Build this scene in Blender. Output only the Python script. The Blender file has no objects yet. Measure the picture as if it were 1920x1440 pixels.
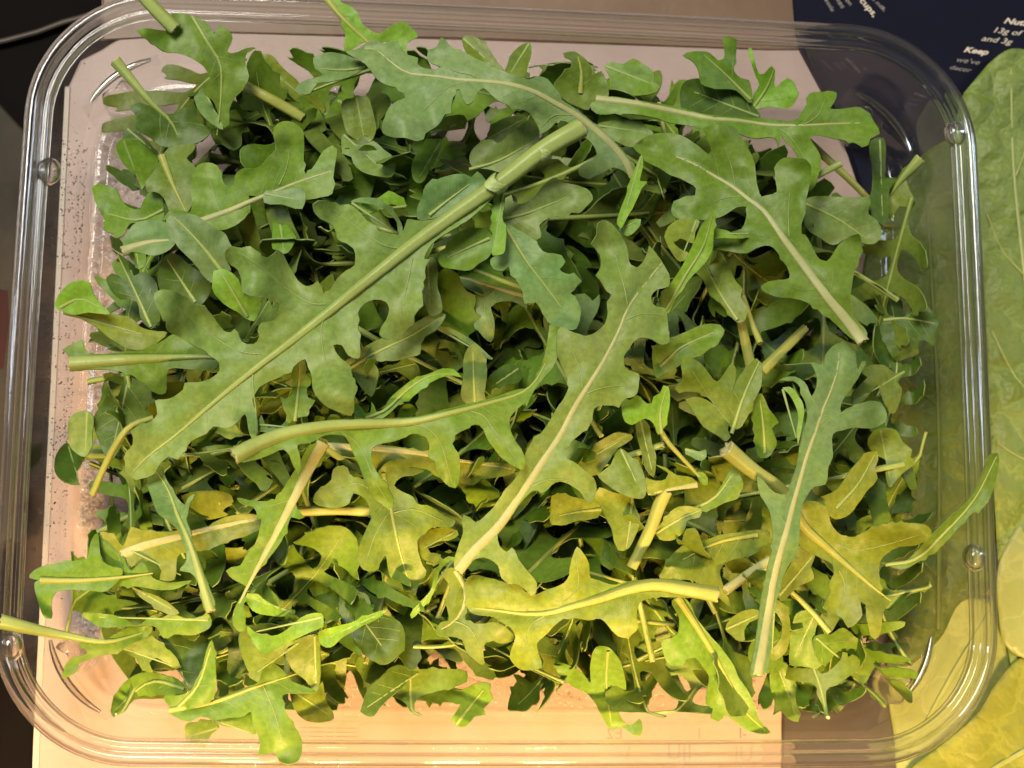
import bpy, math, random
import numpy as np
from mathutils import Vector, noise, geometry
from mathutils.bvhtree import BVHTree

R = math.radians
S = bpy.context.scene
COL = S.collection
random.seed(7)
rng = np.random.default_rng(11)

# ------------------------------------------------------------------ camera
TH, YAW, ROLL, D = 0.15938, -0.09401, 0.00827, 0.27945
TGT = np.array([0.0, 0.0, 0.030])
v_ = np.array([math.sin(YAW), -math.sin(TH), 0.0]); v_[2] = math.sqrt(1 - v_ @ v_)
CAM = TGT + D * v_
f_ = -v_
r_ = np.cross(f_, [0, 1, 0]); r_ /= np.linalg.norm(r_)
u_ = np.cross(r_, f_)
RX = r_ * math.cos(ROLL) + u_ * math.sin(ROLL)
UX = -r_ * math.sin(ROLL) + u_ * math.cos(ROLL)
FPX = D / 1e-4
cd = bpy.data.cameras.new('camera')
cam = bpy.data.objects.new('camera', cd); COL.objects.link(cam)
from mathutils import Matrix
cam.matrix_world = Matrix(((RX[0], UX[0], -f_[0], CAM[0]), (RX[1], UX[1], -f_[1], CAM[1]), (RX[2], UX[2], -f_[2], CAM[2]), (0, 0, 0, 1)))
cd.sensor_width = 36.0
cd.lens = 36.0 * FPX / 1920.0
cd.clip_start = 0.01; cd.clip_end = 20
cd.dof.use_dof = True
cd.dof.focus_distance = D - 0.010
cd.dof.aperture_fstop = 27.0
S.camera = cam

# ------------------------------------------------------------------ world, lamps, exposure
S.view_settings.view_transform = 'Standard'; S.view_settings.look = 'None'
S.view_settings.exposure = 0.0; S.view_settings.gamma = 1.0
W = bpy.data.worlds.new('World'); S.world = W; W.use_nodes = True
bg = W.node_tree.nodes['Background']
bg.inputs[0].default_value = (0.80, 0.72, 0.60, 1); bg.inputs[1].default_value = 0.09
S.cycles.transparent_max_bounces = 40; S.cycles.max_bounces = 16; S.cycles.transmission_bounces = 12

def lamp(name, kind, loc, target, energy, color, **kw):
    l = bpy.data.lights.new(name, kind); l.energy = energy; l.color = color
    for k, val in kw.items(): setattr(l, k, val)
    o = bpy.data.objects.new(name, l); COL.objects.link(o); o.location = loc
    o.rotation_euler = (Vector(target) - Vector(loc)).to_track_quat('-Z', 'Y').to_euler()
    return o
# soft room light from above and the window side, and the row of warm ceiling spots behind the photographer
lamp('room_light', 'AREA', (-0.25, 0.30, 0.75), (0, 0, 0.03), 7.8, (1.0, 0.95, 0.84), shape='RECTANGLE', size=0.32, size_y=0.26)
lamp('window_light', 'AREA', (0.85, 0.35, 0.65), (0, 0, 0.03), 2.6, (0.72, 0.84, 1.0), shape='RECTANGLE', size=0.10, size_y=0.5)
lamp('window_light', 'AREA', (-0.75, 0.15, 0.60), (0, 0, 0.03), 2.0, (0.72, 0.84, 1.0), shape='RECTANGLE', size=0.06, size_y=0.5)
for x in (-0.10, -0.045, 0.03, 0.085):
    lamp('warm_spot', 'SPOT', (x, -0.50, 0.55), (x * 0.6, -0.180, 0.02), 20, (1.0, 0.62, 0.23), spot_size=R(30), spot_blend=0.55, shadow_soft_size=0.017)

# ------------------------------------------------------------------ helpers
def P(px, py, z):
    """point on the horizontal plane z (mm) seen at photograph pixel px, py"""
    d = f_ + RX * ((px - 960) / FPX) - UX * ((py - 720) / FPX)
    t = (z * 1e-3 - CAM[2]) / d[2]
    return CAM + d * t
def PA(xy, z):
    xy = np.asarray(xy, float); z = np.asarray(z, float)
    d = f_[None] + RX[None] * ((xy[:, 0:1] - 960) / FPX) - UX[None] * ((xy[:, 1:2] - 720) / FPX)
    t = (z * 1e-3 - CAM[2]) / d[:, 2]
    return CAM[None] + d * t[:, None]
def project(X):
    d = X - CAM; z = d @ f_
    return np.stack([960 + FPX * (d @ RX) / z, 720 - FPX * (d @ UX) / z], -1)

def tag(o, label=None, cat=None, group=None, kind=None):
    if label: o['label'] = label
    if cat: o['category'] = cat
    if group: o['group'] = group
    if kind: o['kind'] = kind
    return o
def empty(name, loc=(0, 0, 0)):
    o = bpy.data.objects.new(name, None); COL.objects.link(o); o.location = loc
    o.empty_display_size = 0.005
    return o
def mesh(name, V, F, mat, parent=None, smooth=True, loc=None):
    V = np.asarray(V, float)
    if parent is not None: V = V - np.array(parent.location)
    me = bpy.data.meshes.new(name); me.from_pydata(V.tolist(), [], [tuple(int(i) for i in f) for f in F])
    me.update()
    if smooth: me.shade_smooth()
    mats = mat if isinstance(mat, (list, tuple)) else [mat]
    for m in mats: me.materials.append(m)
    o = bpy.data.objects.new(name, me); COL.objects.link(o)
    if parent is not None: o.parent = parent
    return o
def solid(o, t, rim=False, offset=0.0):
    m = o.modifiers.new('thickness', 'SOLIDIFY'); m.thickness = t; m.offset = offset; m.use_even_offset = False
    if rim: m.material_offset_rim = 1
    return o

def sheet(name, V, F, t, mats, parent):
    """closed thin sheet: upper skin, lower skin and a crisp edge"""
    V = np.asarray(V); F = np.asarray(F); n = len(V)
    fn = np.cross(V[F[:, 1]] - V[F[:, 0]], V[F[:, 2]] - V[F[:, 0]]); vn = np.zeros_like(V)
    for k in range(3): np.add.at(vn, F[:, k], fn)
    vn /= np.linalg.norm(vn, axis=1)[:, None] + 1e-15
    A, B = V + vn * t / 2, V - vn * t / 2
    ed = {}
    for a, b, c in F.tolist():
        for e in ((a, b), (b, c), (c, a)): ed[e] = 1
    rim = [e for e in ed if (e[1], e[0]) not in ed]; bi = sorted({i for e in rim for i in e}); ix = {v: k for k, v in enumerate(bi)}; m = len(bi)
    W = np.vstack([A, B, A[bi], B[bi]])
    faces = F.tolist() + (F[:, ::-1] + n).tolist()
    rf = [(2 * n + ix[b], 2 * n + ix[a], 2 * n + m + ix[a], 2 * n + m + ix[b]) for a, b in rim]
    o = mesh(name, W, faces + rf, mats, parent)
    mi = np.zeros(len(faces) + len(rf), np.int32); mi[len(faces):] = 1
    o.data.polygons.foreach_set('material_index', mi); return o

def nodes(name):
    m = bpy.data.materials.new(name); m.use_nodes = True
    nt = m.node_tree; nt.nodes.clear()
    out = nt.nodes.new('ShaderNodeOutputMaterial')
    def N(t, **kw):
        n = nt.nodes.new(t)
        for k, val in kw.items():
            if k.startswith('i_'): n.inputs[k[2:].replace('_', ' ')].default_value = val
            else: setattr(n, k, val)
        return n
    return m, nt, out, N
def coords(nt, N, obj=False):
    tc = N('ShaderNodeTexCoord'); return tc.outputs['Object']

def leaf_material(name, under=False, trans=0.20, gain=1.0):
    m, nt, out, N = nodes(name); L = nt.links.new
    co = coords(nt, N)
    oi = N('ShaderNodeObjectInfo')
    n1 = N('ShaderNodeTexNoise', i_Scale=95.0, i_Detail=4.0, i_Roughness=0.6)
    n2 = N('ShaderNodeTexNoise', i_Scale=900.0, i_Detail=3.0, i_Roughness=0.6)
    vo = N('ShaderNodeTexVoronoi', i_Scale=330.0); vo.feature = 'DISTANCE_TO_EDGE'
    for n in (n1, n2, vo): L(co, n.inputs['Vector'])
    # broad mottling between fresh green and yellower patches
    r1 = N('ShaderNodeMapRange'); r1.inputs[1].default_value = 0.3; r1.inputs[2].default_value = 0.7
    r1.inputs[3].default_value = 0.0; r1.inputs[4].default_value = 1.0
    L(n1.outputs['Fac'], r1.inputs[0])
    hs = N('ShaderNodeHueSaturation'); hs.inputs['Hue'].default_value = 0.478; hs.inputs['Saturation'].default_value = 0.95; hs.inputs['Value'].default_value = 1.14
    L(oi.outputs['Color'], hs.inputs['Color'])
    mx = N('ShaderNodeMix', data_type='RGBA'); L(r1.outputs[0], mx.inputs[0]); L(oi.outputs['Color'], mx.inputs[6]); L(hs.outputs[0], mx.inputs[7])
    # fine speckle
    r2 = N('ShaderNodeMapRange'); r2.inputs[1].default_value = 0.25; r2.inputs[2].default_value = 0.75
    r2.inputs[3].default_value = 0.78 * gain; r2.inputs[4].default_value = 1.22 * gain
    L(n2.outputs['Fac'], r2.inputs[0])
    vm = N('ShaderNodeVectorMath', operation='SCALE'); L(mx.outputs[2], vm.inputs[0]); L(r2.outputs[0], vm.inputs['Scale'])
    bs = N('ShaderNodeBsdfPrincipled'); L(vm.outputs[0], bs.inputs['Base Color'])
    bs.inputs['Roughness'].default_value = 0.46
    bs.inputs['Specular IOR Level'].default_value = 0.34
    ad = N('ShaderNodeMath', operation='MULTIPLY_ADD'); ad.inputs[1].default_value = 0.30; L(vo.outputs['Distance'], ad.inputs[0]); L(n2.outputs['Fac'], ad.inputs[2])
    ad2 = N('ShaderNodeMath', operation='MULTIPLY_ADD'); ad2.inputs[1].default_value = 2.0; L(n1.outputs['Fac'], ad2.inputs[0]); L(ad.outputs[0], ad2.inputs[2])
    bp = N('ShaderNodeBump'); bp.inputs['Strength'].default_value = 0.40; bp.inputs['Distance'].default_value = 0.00022
    L(ad2.outputs[0], bp.inputs['Height']); L(bp.outputs[0], bs.inputs['Normal'])
    tr = N('ShaderNodeBsdfTranslucent')
    hs2 = N('ShaderNodeHueSaturation'); hs2.inputs['Hue'].default_value = 0.475; hs2.inputs['Saturation'].default_value = 1.2; hs2.inputs['Value'].default_value = 1.55
    L(vm.outputs[0], hs2.inputs['Color']); L(hs2.outputs[0], tr.inputs['Color'])
    ms = N('ShaderNodeMixShader'); ms.inputs[0].default_value = trans
    L(bs.outputs[0], ms.inputs[1]); L(tr.outputs[0], ms.inputs[2]); L(ms.outputs[0], out.inputs[0])
    return m
def plain(name, color, rough=0.5, scale=60, amount=0.25, bump=0.0, spec=0.4, trans=0.0, dark=None, detail=5.0, bscale=None):
    m, nt, out, N = nodes(name); L = nt.links.new; co = coords(nt, N)
    n1 = N('ShaderNodeTexNoise', i_Scale=float(scale), i_Detail=detail, i_Roughness=0.65); L(co, n1.inputs['Vector'])
    r1 = N('ShaderNodeMapRange'); r1.inputs[1].default_value = 0.3; r1.inputs[2].default_value = 0.7; L(n1.outputs['Fac'], r1.inputs[0])
    mx = N('ShaderNodeMix', data_type='RGBA'); L(r1.outputs[0], mx.inputs[0])
    d = dark or tuple(c * (1 - amount) for c in color)
    mx.inputs[6].default_value = (*d, 1); mx.inputs[7].default_value = (*color, 1)
    bs = N('ShaderNodeBsdfPrincipled'); L(mx.outputs[2], bs.inputs['Base Color']); bs.inputs['Roughness'].default_value = rough
    bs.inputs['Specular IOR Level'].default_value = spec
    if bump:
        n2 = N('ShaderNodeTexNoise', i_Scale=float(bscale or scale * 4), i_Detail=4.0); L(co, n2.inputs['Vector'])
        bp = N('ShaderNodeBump'); bp.inputs['Strength'].default_value = 0.6; bp.inputs['Distance'].default_value = bump
        L(n2.outputs['Fac'], bp.inputs['Height']); L(bp.outputs[0], bs.inputs['Normal'])
    if trans:
        tr = N('ShaderNodeBsdfTranslucent'); L(mx.outputs[2], tr.inputs[0]); ms = N('ShaderNodeMixShader'); ms.inputs[0].default_value = trans
        L(bs.outputs[0], ms.inputs[1]); L(tr.outputs[0], ms.inputs[2]); L(ms.outputs[0], out.inputs[0])
    else: L(bs.outputs[0], out.inputs[0])
    return m
def plastic(name, solid_part=0.0, rough=0.02, ior=1.5, tint=(0.98, 0.98, 0.97), bump=0.0, bscale=60.0, haze=0.0, cap=0.3):
    """thin clear plastic: light goes through, the surface mirrors by its Fresnel term; solid_part bends what is behind"""
    m, nt, out, N = nodes(name); L = nt.links.new; co = coords(nt, N)
    gl = N('ShaderNodeBsdfGlossy'); gl.inputs['Roughness'].default_value = rough
    tp = N('ShaderNodeBsdfTransparent'); tp.inputs[0].default_value = (*tint, 1)
    fr = N('ShaderNodeFresnel'); fr.inputs[0].default_value = ior
    mn = N('ShaderNodeMath', operation='MINIMUM'); mn.inputs[1].default_value = cap; L(fr.outputs[0], mn.inputs[0])
    ms = N('ShaderNodeMixShader'); L(mn.outputs[0], ms.inputs[0]); L(tp.outputs[0], ms.inputs[1]); L(gl.outputs[0], ms.inputs[2])
    last = ms
    nz = N('ShaderNodeTexNoise', i_Scale=float(bscale), i_Detail=2.0); L(co, nz.inputs['Vector'])
    bp = N('ShaderNodeBump'); bp.inputs['Strength'].default_value = 0.5; bp.inputs['Distance'].default_value = max(bump, 1e-6)
    L(nz.outputs['Fac'], bp.inputs['Height'])
    L(bp.outputs[0], gl.inputs['Normal']); L(bp.outputs[0], fr.inputs['Normal'])
    if solid_part:
        gs = N('ShaderNodeBsdfGlass'); gs.inputs['Roughness'].default_value = rough; gs.inputs['IOR'].default_value = 1.45
        L(bp.outputs[0], gs.inputs['Normal'])
        m2 = N('ShaderNodeMixShader'); m2.inputs[0].default_value = solid_part; L(last.outputs[0], m2.inputs[1]); L(gs.outputs[0], m2.inputs[2]); last = m2
    if haze:
        df = N('ShaderNodeBsdfDiffuse'); df.inputs[0].default_value = (0.75, 0.73, 0.7, 1)
        m3 = N('ShaderNodeMixShader'); m3.inputs[0].default_value = haze; L(last.outputs[0], m3.inputs[1]); L(df.outputs[0], m3.inputs[2]); last = m3
    L(last.outputs[0], out.inputs[0])
    return m

M_leaf = leaf_material('arugula_blade')
M_edge = plain('arugula_blade_edge', (0.26, 0.36, 0.09), 0.5, 200, 0.2, trans=0.3)
M_stem = plain('arugula_stem', (0.36, 0.44, 0.11), 0.42, 120, 0.22, bump=0.00015, bscale=1200, trans=0.12)
M_stemy = plain('arugula_stem_yellow', (0.40, 0.42, 0.085), 0.45, 120, 0.25, bump=0.00015, bscale=1200, trans=0.12)
M_vein = plain('arugula_vein', (0.27, 0.35, 0.10), 0.5, 300, 0.2)
M_pink = plain('arugula_midrib_pale', (0.38, 0.385, 0.15), 0.5, 300, 0.2, bump=0.0001, bscale=1500)
M_cut = plain('arugula_cut_end', (0.50, 0.52, 0.22), 0.6, 900, 0.35, bump=0.0003, bscale=2500, dark=(.26, .20, .08))
M_sheath = plain('arugula_sheath', (0.46, 0.53, 0.20), 0.5, 700, 0.35, bump=0.0004, bscale=1800, dark=(.24, .33, .07))
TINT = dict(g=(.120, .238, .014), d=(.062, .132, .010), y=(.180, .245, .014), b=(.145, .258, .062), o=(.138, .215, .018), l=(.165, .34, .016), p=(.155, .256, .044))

FR = dict(Z1=(0, 0, 3), Z2=(640, 0, 3), Z3=(1280, 0, 3), Z4=(0, 480, 3), Z5=(640, 480, 3), Z6=(1280, 480, 3), Z7=(0, 960, 3), Z8=(640, 960, 3), Z9=(1280, 960, 3),
          A=(200, 200, 3), B=(520, 40, 2.6667), C=(1100, 60, 3.2), D=(1100, 400, 3.2), E=(400, 640, 2.6667), G=(1000, 740, 3.79), P=(0, 0, 1))
def pts(s):
    out = []; fr = (0, 0, 1)
    for t in s.split():
        if t in FR: fr = FR[t]; continue
        x, y = t.split(','); out.append((fr[0] + float(x) / fr[2], fr[1] + float(y) / fr[2]))
    return np.array(out)
def catmull(p, closed=True, step=9.0):
    n = len(p); out = []
    rngi = range(n) if closed else range(n - 1)
    for i in rngi:
        if closed: p0, p1, p2, p3 = p[i - 1], p[i], p[(i + 1) % n], p[(i + 2) % n]
        else: p0, p1, p2, p3 = p[max(i - 1, 0)], p[i], p[i + 1], p[min(i + 2, n - 1)]
        d = np.linalg.norm(p2 - p1)
        # centripetal tangents
        a = max(np.linalg.norm(p1 - p0), 1e-3) ** .5; b = max(d, 1e-3) ** .5; c = max(np.linalg.norm(p3 - p2), 1e-3) ** .5
        m1 = (p2 - p1) + b * ((p1 - p0) / a - (p2 - p0) / (a + b)) if a > 0.05 else (p2 - p1)
        m2 = (p2 - p1) + b * ((p3 - p2) / c - (p3 - p1) / (b + c)) if c > 0.05 else (p2 - p1)
        k = max(1, int(round(d / step)))
        for j in range(k):
            t = j / k
            out.append((2 * t**3 - 3 * t**2 + 1) * p1 + (t**3 - 2 * t**2 + t) * m1 + (-2 * t**3 + 3 * t**2) * p2 + (t**3 - t**2) * m2)
    if not closed: out.append(p[-1])
    return np.array(out)
def inside(poly, q):
    x, y = q[:, 0], q[:, 1]; r = np.zeros(len(q), bool)
    px, py = poly[:, 0], poly[:, 1]; qx, qy = np.roll(px, -1), np.roll(py, -1)
    for a, b, c, d in zip(px, py, qx, qy):
        m = ((b > y) != (d > y))
        if m.any():
            r ^= m & (x < (c - a) * (y - b) / ((d - b) if d != b else 1e-9) + a)
    return r
def seg_dist(q, line):
    """nearest point on a polyline: distance, signed side, arc parameter 0..1"""
    A, B = line[:-1], line[1:]; AB = B - A; L = np.maximum(np.linalg.norm(AB, axis=1), 1e-6)
    cum = np.r_[0, np.cumsum(L)]
    t = np.clip(((q[:, None] - A[None]) * AB[None]).sum(2) / (L**2)[None], 0, 1)
    C = A[None] + t[..., None] * AB[None]; d = np.linalg.norm(q[:, None] - C, axis=2)
    i = d.argmin(1); r = np.arange(len(q))
    w = q - A[i]; sg = np.sign(AB[i, 0] * w[:, 1] - AB[i, 1] * w[:, 0])
    return d[r, i], sg, (cum[i] + t[r, i] * L[i]) / cum[-1]
def triangulate(outline, step):
    lo, hi = outline.min(0), outline.max(0)
    gx, gy = np.meshgrid(np.arange(lo[0], hi[0], step), np.arange(lo[1], hi[1], step * .87))
    gx[1::2] += step * .5
    q = np.stack([gx.ravel(), gy.ravel()], 1); q += rng.uniform(-.12, .12, q.shape) * step
    q = q[inside(outline, q)]
    if len(q):
        cl = np.vstack([outline, outline[:1]])
        dd = np.concatenate([seg_dist(q[i:i + 400], cl)[0] for i in range(0, len(q), 400)])
        q = q[dd > step * .45]
    allp = np.vstack([outline, q]) if len(q) else outline
    n = len(outline)
    vs, es, fs, _, _, _ = geometry.delaunay_2d_cdt([Vector(p) for p in allp], [], [list(range(n))], 1, 1e-3)
    return np.array([tuple(v) for v in vs]), [tuple(f) for f in fs]
def tube(path, rad, seg=8, flat=1.0, cap=True):
    """tapered tube along a 3D path"""
    path = np.asarray(path); n = len(path); T = np.gradient(path, axis=0); T /= np.linalg.norm(T, axis=1)[:, None] + 1e-12
    V = []; F = []
    up = np.array([0, 0, 1.0])
    for i in range(n):
        s = np.cross(T[i], up); ls = np.linalg.norm(s)
        s = s / ls if ls > 1e-3 else np.array([1.0, 0, 0]); b = np.cross(s, T[i])
        for k in range(seg):
            a = 2 * math.pi * k / seg
            q = 1 + (.06 * math.cos(5 * a) if seg > 9 else 0); V.append(path[i] + rad[i] * q * (math.cos(a) * s + flat * math.sin(a) * b))
    for i in range(n - 1):
        for k in range(seg):
            F.append((i * seg + k, i * seg + (k + 1) % seg, (i + 1) * seg + (k + 1) % seg, (i + 1) * seg + k))
    return V, F
def join(parts):
    V = []; F = []
    for v, f in parts:
        o = len(V); V += [tuple(x) for x in v]; F += [tuple(i + o for i in g) for g in f]
    return V, F

def nick_edge(ol, p, amp, sd):
    """small teeth and uneven places along an outline"""
    rd = random.Random(sd); T = np.roll(ol, -1, 0) - np.roll(ol, 1, 0); T /= np.linalg.norm(T, axis=1)[:, None] + 1e-9
    N_ = np.stack([T[:, 1], -T[:, 0]], 1); q = ol[::4] + N_[::4] * 3
    if inside(ol, q).mean() > .5: N_ = -N_
    out = ol.copy()
    for i in range(len(ol)):
        if rd.random() < p: out[i] += N_[i] * amp * rd.uniform(.5, 1.2) + T[i] * amp * rd.uniform(-.5, .5)
        else: out[i] += N_[i] * rd.uniform(-.5, .5)
    return out
SCAN = []      # (root, verts, faces) of every leaf, for the sight test at the end
def resample(line, n):
    d = np.r_[0, np.cumsum(np.linalg.norm(np.diff(line, axis=0), axis=1))]; t = np.linspace(0, d[-1], n)
    return np.stack([np.interp(t, d, line[:, k]) for k in range(line.shape[1])], 1)

def stem_parts(root, path, rad, mat, flat=1.0, name='midrib', cut=True):
    V, F = tube(path, rad, 20 if rad[0] > 6e-4 else 9, flat)
    sg = 20 if rad[0] > 6e-4 else 9
    o = mesh(name, V, F, mat, root)
    if cut and rad[0] > 2.5e-4:
        # cut end: slightly dished, ragged disc
        c = np.mean(np.array(V[:sg]), 0); T = path[0] - path[1]; T /= np.linalg.norm(T)
        ring = [np.array(p) + T * random.uniform(0, rad[0] * .35) for p in V[:sg]]
        inner = [c + (p - c) * .6 - T * rad[0] * .05 for p in ring]
        Vc = ring + inner + [c - T * rad[0] * .18] + [np.array(p) for p in V[:sg]]
        Fc = [(i, (i + 1) % sg, sg + (i + 1) % sg, sg + i) for i in range(sg)] + [(sg + i, sg + (i + 1) % sg, 2 * sg) for i in range(sg)]
        Fc += [(2 * sg + 1 + i, 2 * sg + 1 + (i + 1) % sg, (i + 1) % sg, i) for i in range(sg)]
        mesh('cut_end', Vc, Fc, M_cut, root)
    return o

def traced(label, zs, tint, outline, mid=None, veins=(), sw=None, rib='g', cup=None, roll=None, wave=1.15, free=0, name='arugula_leaf', cat='arugula leaf', step=8.0, lobe=1.0, vw=1.8, bumps=()):
    """a leaf cut from its outline (photo pixels), lifted to real heights zs (mm) along its midrib"""
    ol = catmull(pts(outline), True, 9.0)
    ol = nick_edge(ol, .055, 4.0, len(label))
    if sw is None: sw = 5 if mid else 3.2
    if mid is None:
        rib = 'f'
        # longest chord of the outline
        dd = np.linalg.norm(ol[:, None] - ol[None], axis=2); i, j = np.unravel_index(dd.argmax(), dd.shape)
        a, b = ol[i], ol[j]; line = np.stack([a * .97 + b * .03, a * .5 + b * .5, a * .12 + b * .88])
    else: line = pts(mid)
    line = catmull(line, False, 14.0)
    sd = random.uniform(0, 1000)
    if cup is None: cup = random.choice((-1.4, -1.0, 1.0, 1.6, 2.0))
    if roll is None: roll = random.uniform(-1.2, 1.2)
    zs = np.array(zs, float)
    def zsurf(q):
        d, sg, t = seg_dist(q, line)
        s = d / 100.0
        z = np.interp(t, np.linspace(0, 1, len(zs)), zs) + cup * s * s / (1 + .35 * s) + roll * s * sg
        z += np.array([noise.noise(Vector((x / 110 + sd, y / 110, 0))) * wave * 1.3 + noise.noise(Vector((x / 38, y / 38 + sd, 3))) * wave * .55 * min(1.0, a * 2.2) for (x, y), a in zip(q, s)])
        z += np.array([noise.noise(Vector((x / 85 - sd, y / 85, 7))) * 5.0 * min(a, 1.3)**1.2 * lobe + noise.noise(Vector((x / 26, y / 26 - sd, 11))) * .22 for (x, y), a in zip(q, s)])
        z += 0.45 * np.minimum(s * 7, 1)
        for bx, by, bz, br in bumps: z += bz * np.exp(-((q[:, 0] - bx)**2 + (q[:, 1] - by)**2) / (2 * br * br))
        return z
    V2, F = triangulate(ol, step)
    V = PA(V2, zsurf(V2))
    c = V.mean(0); root = empty(name, (c[0], c[1], V[:, 2].min()))
    bl = sheet('blade', V, F, 0.00024, [M_leaf, M_edge], root)
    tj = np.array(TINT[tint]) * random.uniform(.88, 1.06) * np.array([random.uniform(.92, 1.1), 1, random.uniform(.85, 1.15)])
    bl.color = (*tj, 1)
    # midrib, thick and round at the cut end, thin at the tip
    m3 = resample(line, max(6, int(len(line) * .8)))
    z = zsurf(m3); n = len(m3)
    t = np.linspace(0, 1, n)
    r = (sw * .5 * (1 - t)**1.05 + 1.1) * 1e-4
    flat = .55 if rib in 'pf' else .95
    mat = {'g': M_stem, 'y': M_stemy, 'p': M_pink, 'f': M_vein}[rib]
    path = PA(m3, z + .16 + (r * 1e3) * (.25 if rib in 'gy' else .02))
    stem_parts(root, path, r, mat, flat, 'midrib', cut=sw > 8)
    vp = []
    for vs in veins:
        l = catmull(pts(vs), False, 12.0); l = resample(l, max(5, len(l))); k = len(l); tt = np.linspace(0, 1, k)
        rr = (vw * .5 * (1 - .75 * tt) + .25) * 1e-4
        vp.append(tube(PA(l, zsurf(l) + .19), rr, 5, .7))
    if len(ol) > 30:
        # fine side veins branching off the midrib, kept inside the blade
        L = np.linalg.norm(np.diff(line, axis=0), axis=1).sum()
        for q in np.arange(.2, .9, max(.07, 30 / L)):
            i = int(q * (len(line) - 1)); T = line[min(i + 1, len(line) - 1)] - line[max(i - 1, 0)]; T = T / (np.linalg.norm(T) + 1e-9)
            Nn = np.array([-T[1], T[0]])
            for sgn in (-1, 1):
                qq = line[i] + T * random.uniform(-5, 5); l = [qq]
                for w in range(9):
                    nx = l[-1] + (T * .75 + Nn * sgn * (.95 - .045 * w)) * 7
                    if not inside(ol, nx[None])[0]: break
                    l.append(nx)
                l = l[:-1]
                if len(l) > 3:
                    l = np.array(l); rr = np.linspace(.65, .25, len(l)) * 1e-4
                    vp.append(tube(PA(l, zsurf(l) + .135), rr, 4, .6))
    if vp:
        v, f = join(vp); mesh('side_veins', v, f, M_pink if rib == 'p' and vw > 2.5 else M_vein, root)
    tag(root, label, cat, 'arugula leaves heaped in the tray')
    SCAN.append([root, V, F, label, tint]); return root

def stem(label, pth, zs, w, mat='g', w2=None, name='arugula_cutting'):
    l = catmull(pts(pth), False, 14.0); l = resample(l, max(6, len(l))); n = len(l)
    z = np.interp(np.linspace(0, 1, n), np.linspace(0, 1, len(zs)), zs)
    path = PA(l, z); r = np.linspace(w * .5, (w2 or w * .75) * .5, n) * 1e-4 * (1 - 0.0)
    r = r * np.array([1 + .07 * noise.noise(Vector((i * .35, w, 1))) for i in range(n)])
    root = empty(name, tuple(path.mean(0)))
    m = {'g': M_stem, 'y': M_stemy, 'p': M_pink}[mat]
    o = stem_parts(root, path, r, m, .92, 'stalk')
    tag(root, label, 'arugula cutting', 'loose arugula stems in the tray')
    V, F = tube(path, r, 8); SCAN.append([root, np.array(V), F, label, 's'])
    return root

def lobed_outline(L, Wd, seed, petiole=.22, nl=4):
    """flat outline of a lobed arugula leaf, x along the midrib 0..L, y to the side (px units)"""
    rd = random.Random(seed); sides = []
    for sgn in (1, -1):
        p = [(0, 3.2)]; a = L * petiole * rd.uniform(.7, 1.2); p.append((a * .6, 4))
        n = nl + rd.choice((-1, 0, 0, 1)); span = (L * .80 - a) / max(n, 1)
        for i in range(n):
            f = .45 + .55 * math.sin(math.pi * (i + .8) / (n + .6)); Ln = Wd * f * rd.uniform(.75, 1.15); w = span * rd.uniform(.36, .5); x0 = a + i * span; core = 5 + 6 * f
            sl = Ln * rd.uniform(.25, .6)
            p += [(x0, core), (x0 + sl * .45 + w * .05, core + (Ln - core) * .5), (x0 + sl * .9, Ln * .86), (x0 + sl + w * .35, Ln * .99), (x0 + sl + w * .62, Ln * .95)]
            if rd.random() < .6: p += [(x0 + sl * .85 + w * .85, Ln * .76), (x0 + sl * .85 + w * 1.08, Ln * .78), (x0 + sl * .7 + w * 1.02, Ln * .6)]
            p += [(x0 + sl * .35 + w, core + (Ln - core) * .3), (x0 + w * 1.2, core)]
        tw = Wd * rd.uniform(.42, .62)
        p += [(L * .80, 11), (L * .83, tw * .70), (L * .85, tw * .82), (L * .865, tw * .62), (L * .90, tw * .60), (L * .915, tw * .66), (L * .93, tw * .48), (L * .975, tw * .28)]
        sides.append([(x, sgn * y) for x, y in p])
    # keep x increasing enough to avoid folds
    up = sides[0]; dn = sides[1][::-1]
    return np.array(up + [(L * 1.0, 0)] + dn)

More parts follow.
